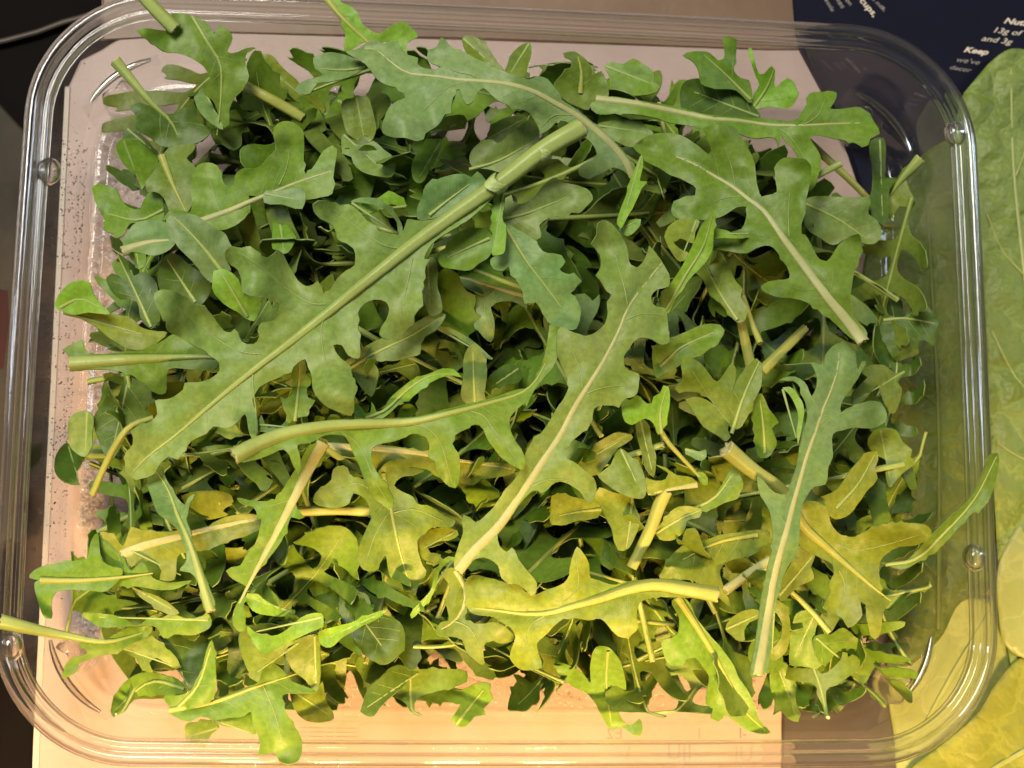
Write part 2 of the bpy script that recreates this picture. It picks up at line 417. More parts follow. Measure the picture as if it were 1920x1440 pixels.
def heap_leaf(x, y, z, ang, L, Wd, seed, tint, pitch0=0., pitch1=0., roll0=0., roll1=0., cup=1.0, rib='g', turn=0.):
    """whole leaf bent in space; L, Wd in 0.1 mm"""
    rd = random.Random(seed)
    ol = catmull(lobed_outline(L, Wd, seed, nl=rd.choice((3, 3, 4))), True, 11.0)
    ol = nick_edge(ol, .10, 6.0, seed)
    V2, F = triangulate(ol, 15.0)
    n = 24; s = np.linspace(0, L, n); ds = L / (n - 1)
    pos = [np.zeros(3)]; Ts = []
    for i in range(n):
        t = i / (n - 1); pi = pitch0 + (pitch1 - pitch0) * t; az = ang + turn * (t - .5)
        T = np.array([math.cos(az) * math.cos(pi), math.sin(az) * math.cos(pi), math.sin(pi)]); Ts.append(T)
        if i: pos.append(pos[-1] + T * ds)
    pos = np.array(pos); pos -= pos[n // 2]; Ts = np.array(Ts)
    Nn = np.cross(np.array([0, 0, 1.0]), Ts); Nn /= np.linalg.norm(Nn, axis=1)[:, None]; B = np.cross(Ts, Nn)
    ro = roll0 + (roll1 - roll0) * np.linspace(0, 1, n)
    N2 = Nn * np.cos(ro)[:, None] + B * np.sin(ro)[:, None]; B2 = -Nn * np.sin(ro)[:, None] + B * np.cos(ro)[:, None]
    base = np.array([x, y, z])
    def place(q, lift=0.0):
        xi = np.clip(q[:, 0], 0, L) / L * (n - 1); i = np.clip(xi.astype(int), 0, n - 2); fr = (xi - i)[:, None]
        C = pos[i] * (1 - fr) + pos[i + 1] * fr; NN = N2[i] * (1 - fr) + N2[i + 1] * fr; BB = B2[i] * (1 - fr) + B2[i + 1] * fr
        yy = q[:, 1]; k = cup / 260.0; th = yy * k * 1.0
        lat = np.where(abs(k) > 1e-5, np.sin(th) / k if abs(k) > 1e-5 else yy, yy); up = (1 - np.cos(th)) / k if abs(k) > 1e-5 else 0 * yy
        wv = np.array([noise.noise(Vector((a / 55 + seed, b / 55, 0))) * 11 * min(1, abs(b) / 40) for a, b in q])
        X = base + (C + NN * lat[:, None] + BB * (up + wv + lift)[:, None]) * 1e-4
        X[:, 2] = np.where(X[:, 2] < 0.002, 0.002 + (X[:, 2] - 0.002) * .08, X[:, 2]); X[:, 2] = np.maximum(X[:, 2], .0008)
        # the walls of the tray stop it
        lim = np.array([.0800, .0632]); c0 = np.array([.0003, .0025])
        for k2 in (0, 1):
            dlt = X[:, k2] - c0[k2]; X[:, k2] = c0[k2] + np.where(np.abs(dlt) > lim[k2], np.sign(dlt) * (lim[k2] + (np.abs(dlt) - lim[k2]) * .12), dlt)
        return X
    V = place(V2)
    root = empty('arugula_leaf', (base[0], base[1], V[:, 2].min()))
    bl = sheet('blade', V, F, 0.00024, [M_leaf, M_edge], root)
    tj = np.array(TINT[tint]) * rd.uniform(.66, 1.04) * np.array([rd.uniform(.9, 1.12), 1, rd.uniform(.8, 1.2)]); bl.color = (*tj, 1)
    m = np.stack([np.linspace(0, L * .93, 16), np.zeros(16)], 1)
    stem_parts(root, place(m, 1.5), np.linspace(6.0, .9, 16) * 1e-4 * (L / 700), M_stem if rib == 'g' else M_stemy, .9, 'midrib')
    tag(root, 'arugula leaf', 'arugula leaf', 'arugula leaves heaped in the tray')
    SCAN.append([root, V, F, None, tint]); root['_ang'] = ang
    return root

# ------------------------------------------------------------------ the surface below and what lies around the tray
def slab(name, pxs, z_top, thick, mat, parent=None, bev=0.0006, subdiv=0):
    p = PA(np.array(pxs, float), np.full(len(pxs), z_top)); n = len(p)
    lo = p.copy(); lo[:, 2] -= thick
    c = p.mean(0); ins = p.copy(); d = ins - c; d /= np.linalg.norm(d, axis=1)[:, None]
    mid = p.copy(); mid[:, 2] -= bev; ins -= d * bev
    V = np.vstack([ins, mid, lo]); F = [tuple(range(n))[::-1] if False else tuple(range(n))]
    for k in (0, 1):
        F += [(k * n + i, (k + 1) * n + i, (k + 1) * n + (i + 1) % n, k * n + (i + 1) % n) for i in range(n)]
    F.append(tuple(2 * n + i for i in range(n))[::-1])
    return mesh(name, V, F, mat, parent, smooth=False)

M_table = plain('dark_worktop', (0.006, 0.004, 0.003), 0.7, 30, 0.5, bump=0.0003, spec=0.04)
v = [(-.6, -.6, -.0085), (.6, -.6, -.0085), (.6, .6, -.0085), (-.6, .6, -.0085)]
tag(mesh('worktop', v, [(0, 1, 2, 3)], M_table, smooth=False), 'dark worktop under the board and the tray', kind='structure')

M_board = plain('pale_board', (0.46, 0.34, 0.295), 0.55, 22, 0.16, bump=0.00012, bscale=900, dark=(0.33, 0.235, 0.19), detail=8)
M_white = plain('board_edge', (0.48, 0.40, 0.32), 0.5, 80, 0.1)
board = empty('board', (0, 0, -.0085))
b_ = slab('board_top', [(190, 92), (150, 112), (128, 160), (70, 1396), (62, 1640), (2050, 1640), (2050, 500), (1900, -120), (640, -120), (420, -60)], -1.6, 4.5 * 1e-3, M_board, board)
slab('board_edge_strip', [(122, 160), (62, 1396), (54, 1640), (66, 1640), (74, 1396), (131, 160)], -1.35, 4.0e-3, M_white, board)
tag(board, 'pale pinkish board lying under the clear tray', 'board')

M_brown = plain('brown_wood', (0.21, 0.125, 0.072), 0.45, 14, 0.45, bump=0.0002, bscale=300, detail=8)
tag(slab('wooden_board', [(190, 74), (420, 60), (900, 74), (1440, 92), (1500, 92), (1480, -200), (240, -260), (190, -40)], -1.0, 0.5e-3, M_brown), 'dull brown wooden board beyond the far rim of the tray', 'wooden board')

# print showing through from the sheet below the tray's near edge
M_print = plain('print_ink', (0.15, 0.13, 0.20), 0.6, 300, 0.4)
M_print2 = plain('print_ink_faded', (0.27, 0.19, 0.19), 0.6, 500, 0.25)
def text(body, px, py, z, size, ang, mat, parent, shear=0.0, bold=0.0, mirror=False, xs=1.0, name='lettering'):
    cu = bpy.data.curves.new(name, 'FONT'); cu.body = body; cu.size = size * 1e-4; cu.shear = shear; cu.offset = bold * 1e-4; cu.extrude = 0.00002
    t = bpy.data.objects.new('t', cu); COL.objects.link(t)
    dg = bpy.context.evaluated_depsgraph_get(); me = bpy.data.meshes.new_from_object(t.evaluated_get(dg)); bpy.data.objects.remove(t); bpy.data.curves.remove(cu)
    me.materials.clear(); me.materials.append(mat); me.name = name
    o = bpy.data.objects.new(name, me); COL.objects.link(o)
    me.transform(Matrix.Diagonal((xs, 1, 1, 1)))
    if mirror: me.transform(Matrix.Diagonal((-1, 1, 1, 1)))
    o.rotation_euler = (0, 0, -R(ang) - 0.012)
    p = P(px, py, z); o.parent = parent; o.location = Vector(p) - parent.location
    return o
text('E2', 1168, 1386, -1.55, 34, 0, M_print2, board, mirror=True)
text('1', 1165, 1424, -1.55, 40, 0, M_print2, board, shear=.3)
text('IJU', 1298, 1424, -1.55, 44, 0, M_print, board, mirror=True)
text('UI', 1412, 1428, -1.55, 42, 2, M_print, board, mirror=True)
text('I', 1308, 1384, -1.55, 30, 0, M_print2, board)
text('I-', 1385, 1384, -1.55, 30, 0, M_print, board)
for k in range(3): text('— —— — ———', 560, 1368 + k * 8, -1.55, 15, 0, M_print2, board, name='printed_lines')

# flat dull brown slab set at the tray's near right corner
M_taupe = plain('taupe_slab', (0.062, 0.050, 0.044), 0.6, 50, 0.3)
tag(slab('brown_slab', [(1468, 1262), (1466, 1520), (1700, 1520), (1668, 1268)], -0.55, 0.8e-3, M_taupe), 'dull brown slab under the near right corner of the tray', 'brown_slab')

# navy package under the far right corner
M_navy = plain('navy_film', (0.004, 0.004, 0.015), 0.5, 40, 0.35, bump=0.0002, bscale=120, spec=0.15)
M_ink = plain('cream_ink', (0.74, 0.62, 0.46), 0.5, 400, 0.12)
M_inkd = plain('worn_ink', (0.42, 0.36, 0.30), 0.5, 500, 0.5)
pk = empty('food_package', tuple(P(1700, 120, -8.5)))
slab('printed_film', [(1473, -140), (1484, 60), (1500, 96), (1545, 180), (1590, 290), (1640, 440), (2100, 470), (2100, -140)], -0.5, 7.5e-3, M_navy, pk, bev=0.0015)
zt = -0.44
text('Nutrition', 1881, 43, zt, 19, 4, M_ink, pk, shear=.45, bold=.45, xs=1.45)
text('13g of', 1859, 60, zt, 18, 4, M_ink, pk, shear=.45, xs=1.45)
text('and 3g', 1839, 76, zt, 18, 4, M_ink, pk, shear=.45, xs=1.45)
text('Keep', 1806, 97, zt, 18, 4, M_ink, pk, shear=.45, bold=.5, xs=1.45)
text('we\u2019ve', 1791, 115, zt, 16, 5, M_inkd, pk, shear=.45, xs=1.45)
text('decor', 1779, 129, zt, 14, 6, M_inkd, pk, shear=.45, xs=1.45)
text('a milk.', 1634, -2, zt, 13.5, 46, M_inkd, pk, shear=.3, xs=1.15)
text('helo/cups,', 1584, -30, zt, 21, 49, M_ink, pk, shear=.1, bold=.3, xs=1.15)
text('nation', 1572, -16, zt, 14, 52, M_inkd, pk, shear=.2, xs=1.15)
text('cakes', 1558, -14, zt, 17, 57, M_inkd, pk, shear=.2, xs=1.15)
text('wholesale', 1532, -24, zt, 14, 60, M_inkd, pk, shear=.2, xs=1.15)
tag(pk, 'dark navy printed food package under the far right corner of the tray', 'package')

# things at the left edge of the picture
M_wood = plain('brown_strip', (0.05, 0.032, 0.02), 0.5, 60, 0.5)
l_ = PA(np.array([(-60, 90), (10, 76), (70, 60), (118, 42), (200, 20)]), np.full(5, -7.0)); V, F = tube(l_, [7e-4] * 5, 10, .6)
tag(mesh('wooden_strip', V, F, M_wood), 'narrow brown strip on the dark worktop beyond the tray', 'strip')
M_bag = plain('grey_brown_film', (0.055, 0.044, 0.030), 0.7, 45, 0.35, bump=0.0006, bscale=90, spec=0.12, dark=(0.024, 0.020, 0.015))
M_red = plain('red_print', (0.05, 0.016, 0.013), 0.7, 60, 0.3, spec=0.12)
bag = empty('packet', tuple(P(0, 400, -8.5)))
slab('packet_film', [(-140, 60), (0, 195), (50, 250), (62, 420), (52, 760), (30, 1010), (-160, 1100)], -4.0, 4.5e-3, M_bag, bag)
slab('red_patch', [(-120, 520), (14, 545), (16, 600), (6, 690), (-120, 720)], -3.9, .08e-3, M_red, bag, bev=2e-5)
tag(bag, 'grey brown packet with a red patch left of the tray', 'packet')

# ------------------------------------------------------------------ lettuce on the right
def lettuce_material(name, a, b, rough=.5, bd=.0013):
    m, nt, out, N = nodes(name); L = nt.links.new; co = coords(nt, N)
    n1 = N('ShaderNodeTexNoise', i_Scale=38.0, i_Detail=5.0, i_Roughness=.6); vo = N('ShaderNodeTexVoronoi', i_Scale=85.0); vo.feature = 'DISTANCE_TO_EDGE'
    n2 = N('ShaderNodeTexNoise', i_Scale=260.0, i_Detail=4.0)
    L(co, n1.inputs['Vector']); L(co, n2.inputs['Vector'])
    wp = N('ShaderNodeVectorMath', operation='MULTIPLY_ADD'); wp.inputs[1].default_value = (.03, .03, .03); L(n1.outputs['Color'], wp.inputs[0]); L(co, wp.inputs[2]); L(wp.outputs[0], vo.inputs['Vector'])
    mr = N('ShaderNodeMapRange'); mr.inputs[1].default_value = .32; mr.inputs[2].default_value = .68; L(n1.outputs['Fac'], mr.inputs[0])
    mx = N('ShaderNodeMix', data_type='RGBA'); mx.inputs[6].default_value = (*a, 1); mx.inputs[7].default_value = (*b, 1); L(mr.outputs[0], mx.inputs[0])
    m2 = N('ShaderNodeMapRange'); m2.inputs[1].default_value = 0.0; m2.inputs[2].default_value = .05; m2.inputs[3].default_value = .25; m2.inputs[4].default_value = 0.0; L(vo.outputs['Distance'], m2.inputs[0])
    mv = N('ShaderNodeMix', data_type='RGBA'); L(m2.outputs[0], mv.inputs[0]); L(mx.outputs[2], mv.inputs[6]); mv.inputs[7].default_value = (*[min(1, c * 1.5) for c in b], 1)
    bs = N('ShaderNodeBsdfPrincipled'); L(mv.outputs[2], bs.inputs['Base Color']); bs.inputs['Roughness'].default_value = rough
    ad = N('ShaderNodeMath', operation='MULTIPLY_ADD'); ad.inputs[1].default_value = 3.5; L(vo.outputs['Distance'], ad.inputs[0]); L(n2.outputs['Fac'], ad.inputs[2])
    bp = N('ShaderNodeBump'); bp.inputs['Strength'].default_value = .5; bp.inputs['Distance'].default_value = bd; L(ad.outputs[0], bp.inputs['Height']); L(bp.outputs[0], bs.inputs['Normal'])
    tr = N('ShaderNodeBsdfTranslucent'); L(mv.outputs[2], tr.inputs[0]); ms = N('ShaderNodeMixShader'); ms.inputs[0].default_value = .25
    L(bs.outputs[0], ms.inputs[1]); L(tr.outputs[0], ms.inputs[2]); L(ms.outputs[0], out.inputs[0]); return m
M_let = lettuce_material('lettuce_green', (.165, .235, .034), (.285, .36, .085))
M_let2 = lettuce_material('lettuce_yellow', (.23, .25, .018), (.34, .35, .05), bd=.0006)
M_letp = lettuce_material('lettuce_pale', (.30, .35, .09), (.40, .42, .14), .4, bd=.0003)
M_rib = plain('lettuce_rib', (.33, .36, .09), .4, 60, .2)
M_rib_shade = plain('lettuce_rib_painted_shade', (.12, .15, .02), .5, 60, .3)  # ribs of the lettuce beneath the tray, shade put into the colour
def lettuce(label, outline, mid, zs, mat, cup, amp, veins=(), step=13, sw=20, floor=-0.45, ribmat=None):
    ol = catmull(pts(outline), True, 14.0); line = catmull(pts(mid), False, 30.0)
    def zf(q):
        d, sg, t = seg_dist(q, line); s = d / 100
        z = np.interp(t, np.linspace(0, 1, len(zs)), zs) + cup * s * s / (1 + .5 * s)
        z += np.array([(abs(noise.noise(Vector((x / 60, y / 60, 5)))) * 2.2 + noise.noise(Vector((x / 140, y / 140, 9))) * 1.6 + abs(noise.noise(Vector((x / 24, y / 24, 2)))) * .9) * amp for x, y in q])
        return np.maximum(z, floor + .02 * np.arange(len(q)) / len(q))
    V2, F = triangulate(ol, step); V = PA(V2, zf(V2))
    # under the rim and the tray it is pressed flat
    c = V.mean(0); root = empty('lettuce_leaf', (c[0], c[1], V[:, 2].min()))
    bl = mesh('blade', V, F, mat, root); solid(bl, .0005)
    vp = []
    for vs in ([mid] + list(veins)):
        l = resample(catmull(pts(vs), False, 14.0), 24); w = sw if vs is mid else sw * .3
        vp.append(tube(PA(l, zf(l) + .35), np.linspace(w * .5, 2.2, 24) * 1e-4, 8, .5))
    v, f = join(vp); mesh('ribs', v, f, ribmat or M_rib, root)
    tag(root, label, 'lettuce leaf', 'lettuce leaves beside the tray')
M_let_shade = lettuce_material('lettuce_painted_shade', (.050, .078, .005), (.125, .170, .014))  # lettuce beneath the tray: its shade is put into these darker greens
lettuce('lettuce leaf with shade painted into its green, showing through the right wall of the tray',
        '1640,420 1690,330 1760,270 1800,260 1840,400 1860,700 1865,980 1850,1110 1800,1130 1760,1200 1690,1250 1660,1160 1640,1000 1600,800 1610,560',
        '1760,1180 1760,800 1740,400', (-.1, -.1, -.1), M_let_shade, 0, .14, step=18, veins=('1757,700 1800,640 1840,600', '1757,760 1690,700 1640,600', '1758,980 1820,920 1850,800', '1758,900 1690,860 1640,820', '1758,1080 1700,1020 1660,980'), sw=12, floor=-.42, ribmat=M_rib_shade)
lettuce('large crinkled green lettuce leaf along the right side of the tray',
        '1800,300 1800,190 1828,150 1862,112 1895,92 1940,100 2060,160 2120,600 2100,1300 1925,1300 1885,1200 1868,1000 1850,700 1835,450',
        '1985,1150 1960,800 1920,500 1900,300 1896,130', (2, 4, 4, 2, 2), M_let, -0.9, .7,
        veins=('1950,760 1900,700 1860,620', '1925,520 1880,470 1850,400', '1960,880 1900,850 1870,830', '1905,330 1935,250', '1930,560 2000,450', '1960,820 2040,700'))
lettuce('pale smooth lettuce stalk standing right of the tray', '1872,1060 1905,990 1960,930 2060,930 2060,1240 1925,1236 1885,1210 1872,1150', '2000,1240 1990,1100 2000,940', (3, 4, 3), M_letp, -.6, .15)
lettuce('blurred yellow lettuce leaf at the near right corner', '1650,1560 1700,1450 1760,1400 1830,1340 1872,1275 1925,1225 2080,1190 2080,1560', '2080,1330 1900,1420 1700,1540', (2, 2.5, 0), M_let2, -.3, .5)
lettuce('tan pale lettuce heart leaf showing through the near right wall', '1672,1190 1740,1140 1800,1120 1860,1130 1905,1240 1880,1300 1800,1390 1740,1440 1690,1470 1676,1380 1664,1290', '1860,1150 1790,1260 1700,1420', (-.2, -.2, -.2), M_letp, 0, .08, floor=-.42)

# ------------------------------------------------------------------ the clear plastic tray
TW, THh, TR, TB = 0.18474, 0.14437, 0.02485, 0.0007; TC = np.array([0.00031, 0.00249])
def ring(d, z):
    Wd, Hd, r = TW - 2 * d, THh - 2 * d, max(TR - d, .004); out = []
    cs = [(Wd/2 - r, Hd/2 - r, 0), (-Wd/2 + r, Hd/2 - r, 90), (-Wd/2 + r, -Hd/2 + r, 180), (Wd/2 - r, -Hd/2 + r, 270)]
    for k, (cx, cy, a0) in enumerate(cs):
        for a in np.linspace(0, 90, 17): out.append((cx + r * math.cos(R(a0 + a)), cy + r * math.sin(R(a0 + a))))
        nx, ny, a1 = cs[(k + 1) % 4]; q = out[-1]; e = (nx + r * math.cos(R(a1)), ny + r * math.sin(R(a1)))
        for t in np.linspace(0, 1, 22)[1:-1]: out.append((q[0] + (e[0] - q[0]) * t, q[1] + (e[1] - q[1]) * t))
    Q = np.array(out); x, y = Q[:, 0].copy(), Q[:, 1].copy()
    Q[:, 0] += TB * np.sign(x) * np.clip(1 - (2 * y / Hd)**2, 0, 1) * (abs(x) / (Wd / 2))**4
    Q[:, 1] += TB * np.sign(y) * np.clip(1 - (2 * x / Wd)**2, 0, 1) * (abs(y) / (Hd / 2))**4
    return np.c_[Q + TC, np.full(len(Q), z)]
def loft(rings, close=False):
    n = len(rings[0]); V = np.vstack(rings); F = []
    for k in range(len(rings) - 1):
        F += [(k * n + i, k * n + (i + 1) % n, (k + 1) * n + (i + 1) % n, (k + 1) * n + i) for i in range(n)]
    if close: F.append(tuple((len(rings) - 1) * n + i for i in range(n)))
    return V, F
M_floor = plastic('tray_floor_plastic', 0.0, .03, 1.45, bump=.00004, bscale=250, haze=.0, cap=.035, tint=(.995, .995, .99))
M_wall = plastic('tray_wall_plastic', 0.10, .03, 1.4, bump=.0003, bscale=45, haze=.001, cap=.016, tint=(.995, .995, .99))
M_rim = plastic('tray_rim_plastic', 0.40, .03, 1.5, bump=.0004, bscale=20, haze=.01, cap=.55, tint=(.995, .995, .99))
M_glob = plastic('tray_moulding_plastic', 0.75, .02, 1.5, bump=.0001)
M_highlight = plastic('highlight_tube_plastic', 0.25, .10, 2.6, bump=.0001, cap=.85)
tray = empty('plastic_tray', (TC[0], TC[1], 0))
mm = 1e-3
def smooth_profile(pr, sub=4):
    p = np.array(pr, float); c = catmull(p, False, .35); return c
rimp = smooth_profile([(-.05, 26.2), (0, 27.5), (.25, 29.0), (.9, 30.0), (1.7, 30.25), (2.5, 29.9), (3.0, 29.0), (3.4, 28.3), (4.0, 28.5), (4.6, 28.2), (4.95, 27.0)])
V, F = loft([ring(d * mm, z * mm) for d, z in rimp]); o = mesh('rim', V, F, M_rim, tray); solid(o, .00045, offset=-1)
wallp = smooth_profile([(4.95, 26.95), (5.1, 24), (5.35, 20), (5.6, 15), (5.9, 10), (6.15, 5), (6.4, 2), (7.0, .7), (8.0, .25)])
V, F = loft([ring(d * mm, z * mm) for d, z in wallp]); o = mesh('wall', V, F, M_wall, tray); solid(o, .00035, offset=-1)
V, F = loft([ring(8.05 * mm, .25 * mm), ring(10 * mm, .2 * mm), ring(10.5 * mm, .5 * mm), ring(11.2 * mm, .5 * mm), ring(11.7 * mm, .2 * mm)], True)
mesh('tray_floor', V, F, M_floor, tray)
# corner ledges and the half round posts in front of them
def corner(pa, pb, sx, sy, prt=.5, zl=11.0):
    a = P(*pa, zl)[:2]; b = P(*pb, zl)[:2]
    rr = ring(5.55 * mm, zl * mm)[:, :2]
    ia = np.linalg.norm(rr - a, axis=1).argmin(); ib = np.linalg.norm(rr - b, axis=1).argmin()
    n = len(rr)
    i0, i1 = (ia, ib) if (ib - ia) % n < (ia - ib) % n else (ib, ia)
    arc = [rr[(i0 + k) % n] for k in range((i1 - i0) % n + 1)]
    A, B = arc[0], arc[-1]; m = len(arc)
    ch = [A + (B - A) * k / (m - 1) for k in range(m)]; V = []; F = []
    inn = (TC - (A + B) / 2); inn /= np.linalg.norm(inn)
    for lev, (zz, off) in enumerate(((zl, 0), (zl - .1, .25), (zl - 1.0, .55), (zl * .5, 1.0), (.3, 1.6))):
        V += [tuple(c + inn * off * mm * math.sin(math.pi * k / (m - 1))**.4) + (zz * mm,) for k, c in enumerate(ch)]
    o0 = len(V); V += [tuple(c) + (zl * mm,) for c in arc]
    for lv in range(4): F += [(lv * m + k, lv * m + k + 1, (lv + 1) * m + k + 1, (lv + 1) * m + k) for k in range(m - 1)]
    F += [(k, k + 1, o0 + k + 1, o0 + k) for k in range(m - 1)]
    o = mesh('corner_ledge', V, F, M_wall, tray); solid(o, .00035)
    bp_ = np.array([tuple(c + (TC - c) / np.linalg.norm(TC - c) * .0009) + (zl * mm + .0002,) for c in arc[1:-1]]); v_b, f_b = tube(bp_, [.00075 * math.sin(math.pi * (k + .6) / (len(bp_) + .2))**.5 for k in range(len(bp_))], 9); mesh('ledge_highlight', v_b, f_b, M_highlight, tray)  # glossy tube added along the ledge to draw its bright curved highlight
    c = A + (B - A) * prt + inn * 1.2 * mm; t = (B - A) / np.linalg.norm(B - A); V = []; F = []
    prof = [(0, 3.6), (6, 3.3), (9, 3.0), (10.6, 2.5), (11.5, 1.6), (11.9, .6), (12, .05)]
    for z, rr_ in prof:
        for k in range(17):
            an = math.pi * (k / 16) * 1.3 - .15 * math.pi; V.append(tuple(c + (t * math.cos(an) + inn * math.sin(an) * 1.0) * rr_ * mm) + (z * mm + .0003,))
    for k in range(len(prof) - 1): F += [(k * 17 + j, k * 17 + j + 1, (k + 1) * 17 + j + 1, (k + 1) * 17 + j) for j in range(16)]
    o = mesh('corner_post', V, F, M_glob, tray); solid(o, .0004)
corner((1600, 142), (1745, 290), 1, 1, .62); corner((164, 199), (303, 94), -1, 1, .6)
corner((1668, 1291), (1775, 1180), 1, -1, .2); corner((120, 1180), (215, 1310), -1, -1, .3)
# lid catches: small moulded bumps on the inner edge of the rim
for (px, py, ang) in ((92, 322, 175), (1790, 252, 15), (1826, 1046, 5), (20, 1212, 185)):
    c = P(px, py, 27.5); V = []; F = []; a0 = R(ang)
    for i in range(11):
        ph = math.pi * i / 10
        for j in range(16):
            th = 2 * math.pi * j / 16; s_ = math.sin(ph) ** .8
            x, y, z = 2.3 * math.cos(th) * s_, 2.7 * math.sin(th) * s_, 2.3 * math.cos(ph)
            x *= 1 - .25 * (z < 0)
            V.append((c[0] + (x * math.cos(a0) - y * math.sin(a0)) * mm, c[1] + (x * math.sin(a0) + y * math.cos(a0)) * mm, c[2] + z * mm))
    for i in range(10): F += [(i * 16 + j, i * 16 + (j + 1) % 16, (i + 1) * 16 + (j + 1) % 16, (i + 1) * 16 + j) for j in range(16)]
    mesh('lid_catch', V, F, M_glob, tray)
tag(tray, 'clear plastic tray full of arugula leaves', 'tray')

# condensation: beads of water on the floor and the left wall
M_bw = plastic('water_on_wall', 0.30, .02, 1.35)
M_drop = plastic('water', 0.55, .02, 1.4, haze=.22)
V = []; F = []
def bead(c, r, h):
    o = len(V); V.append((c[0], c[1], c[2] + h))
    for rr, hh in ((.6, .75), (1, 0)):
        for k in range(7): a = 2 * math.pi * k / 7; V.append((c[0] + math.cos(a) * r * rr, c[1] + math.sin(a) * r * rr, c[2] + hh * h))
    for k in range(7): F.append((o, o + 1 + k, o + 1 + (k + 1) % 7)); F.append((o + 1 + k, o + 8 + k, o + 8 + (k + 1) % 7, o + 1 + (k + 1) % 7))
for _ in range(5200):
    k = random.random()
    if k < .5: px, py = 168 + abs(random.gauss(0, 42)), random.uniform(240, 1000); px -= (py - 240) * .045
    elif k < .62: px, py = random.gauss(165, 24), random.gauss(1150, 30)
    elif k < .72: px, py = random.gauss(170, 14), random.uniform(480, 1000); px -= (py - 240) * .03
    else: px, py = random.uniform(560, 1420), random.gauss(1300, 34)
    rr = random.choice((1.1, 1.3, 1.6, 2.0, 2.4, 3.4, 1.2, 5.0)) * .95e-4 * (1.0 if k < .62 else .7)
    p = P(px, py, .25)
    if abs(p[0] - TC[0]) > TW / 2 - .0084 or abs(p[1] - TC[1]) > THh / 2 - .0084: continue
    bead((p[0], p[1], .00026), rr, rr * .85)
o = mesh('condensation', V, F, M_drop, tray); tag(o, kind='stuff'); V = []; F = []
# beads clinging to the left wall
def ball(c, r):
    o = len(V)
    for ph in (-60, 0, 60):
        for k in range(6): a = math.pi * k / 3 + ph; V.append((c[0] + r * math.cos(a) * math.cos(R(ph)), c[1] + r * math.sin(a) * math.cos(R(ph)), c[2] + r * math.sin(R(ph)) * 1.2))
    V.append((c[0], c[1], c[2] - r * 1.2)); V.append((c[0], c[1], c[2] + r * 1.2))
    for k in range(6):
        k2 = (k + 1) % 6
        F.append((o + k, o + k2, o + 6 + k2, o + 6 + k)); F.append((o + 6 + k, o + 6 + k2, o + 12 + k2, o + 12 + k)); F.append((o + 18, o + k2, o + k)); F.append((o + 19, o + 12 + k, o + 12 + k2))
for _ in range(900):
    z = 1 + 22 * random.random() ** 1.6; dd = float(np.interp(z, [2, 5, 10, 15, 20, 24], [6.4, 6.15, 5.9, 5.6, 5.35, 5.1]))
    y = random.choice((random.uniform(-.045, .050), random.gauss(-.01, .012), random.gauss(.035, .008))) + TC[1]
    bead_r = random.choice((.6, .9, 1.2, 1.9)) * 1e-4
    bow = TB * max(0, 1 - (2 * (y - TC[1]) / THh)**2)
    ball((TC[0] - TW / 2 - bow + dd * mm + .0003, y, z * mm), bead_r)
o = mesh('condensation', V, F, M_bw, tray); tag(o, kind='stuff')

# ------------------------------------------------------------------ the leaves one can tell apart, from the lowest to the topmost
def T(label, zs, tint, outline, mid=None, veins=(), nick=None, **kw):
    r = traced(label, zs, tint, outline, mid, veins, **kw)
    if nick: r['nick'] = nick
    return r
# --- low ones round the edge of the heap
T('dark green lobe hanging over the bare tray floor, near side', (20, 24), 'd', 'Z8 120,1080 150,990 210,940 280,870 340,860 400,890 440,900 400,930 340,990 280,1040 220,1100 180,1150 135,1145 118,1120')
T('notched green leaf tip on the bare floor, near side middle', (14, 20), 'g', 'Z8 300,1030 400,910 450,920 500,970 600,980 680,1000 740,970 840,965 835,1010 855,1050 800,1110 810,1140 750,1150 710,1200 660,1205 620,1170 670,1080 600,1070 450,1060', 'Z8 650,1190 720,1100 800,1000')
T('drooping green leaf with a torn pale tip touching the near tray floor', (24, 12), 'g', 'Z8 1200,850 1280,860 1370,920 1400,960 1400,850 1430,760 1500,760 1560,820 1590,900 1600,1040 1560,1110 1590,1180 1630,1200 1680,1160 1695,1210 1680,1260 1620,1240 1580,1210 1520,1225 1470,1160 1430,1080 1380,1020 1300,980 1230,920', 'Z8 1500,780 1490,950 1520,1200')
T('torn leaf scrap lying flat on the near left floor', (14, 12), 'o', 'Z7 1050,1190 1110,1180 1190,1170 1235,1210 1190,1250 1150,1325 1090,1300 1040,1270')
T('narrow green lobe under the near left leaf', (17, 15), 'g', 'Z7 1200,1170 1400,1120 1440,1250 1350,1220 1240,1200')
T('blunt olive lobe beside the pointed near left leaf', (24, 18), 'o', 'Z7 1640,1000 1790,990 1810,950 1830,1050 1880,1160 1790,1185 1700,1160 1650,1090')
T('dark folded leaf low against the left wall', (12, 22), 'd', 'Z4 320,1110 380,1050 400,1080 480,1130 440,1180 430,1240 450,1285 370,1275 310,1220')
T('pale rounded lobe standing at the left edge of the heap', (26, 24), 'b', 'Z4 390,920 430,880 490,870 525,900 520,1000 510,1090 480,1130 430,1110 390,1060', nick='pale rounded lobe on the left')
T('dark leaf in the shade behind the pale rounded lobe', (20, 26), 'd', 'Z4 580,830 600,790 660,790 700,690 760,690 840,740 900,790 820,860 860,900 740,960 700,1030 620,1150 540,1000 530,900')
T('dark leaf pressed against the right wall of the tray', (22, 26), 'd', 'Z6 1280,180 1320,160 1350,230 1400,310 1440,370 1420,430 1410,510 1360,470 1320,490 1330,550 1270,570 1200,590 1140,500 1100,420 1150,350 1250,340 1290,280', 'Z6 1130,360 1250,350 1420,380', nick='dark leaf at the right wall')
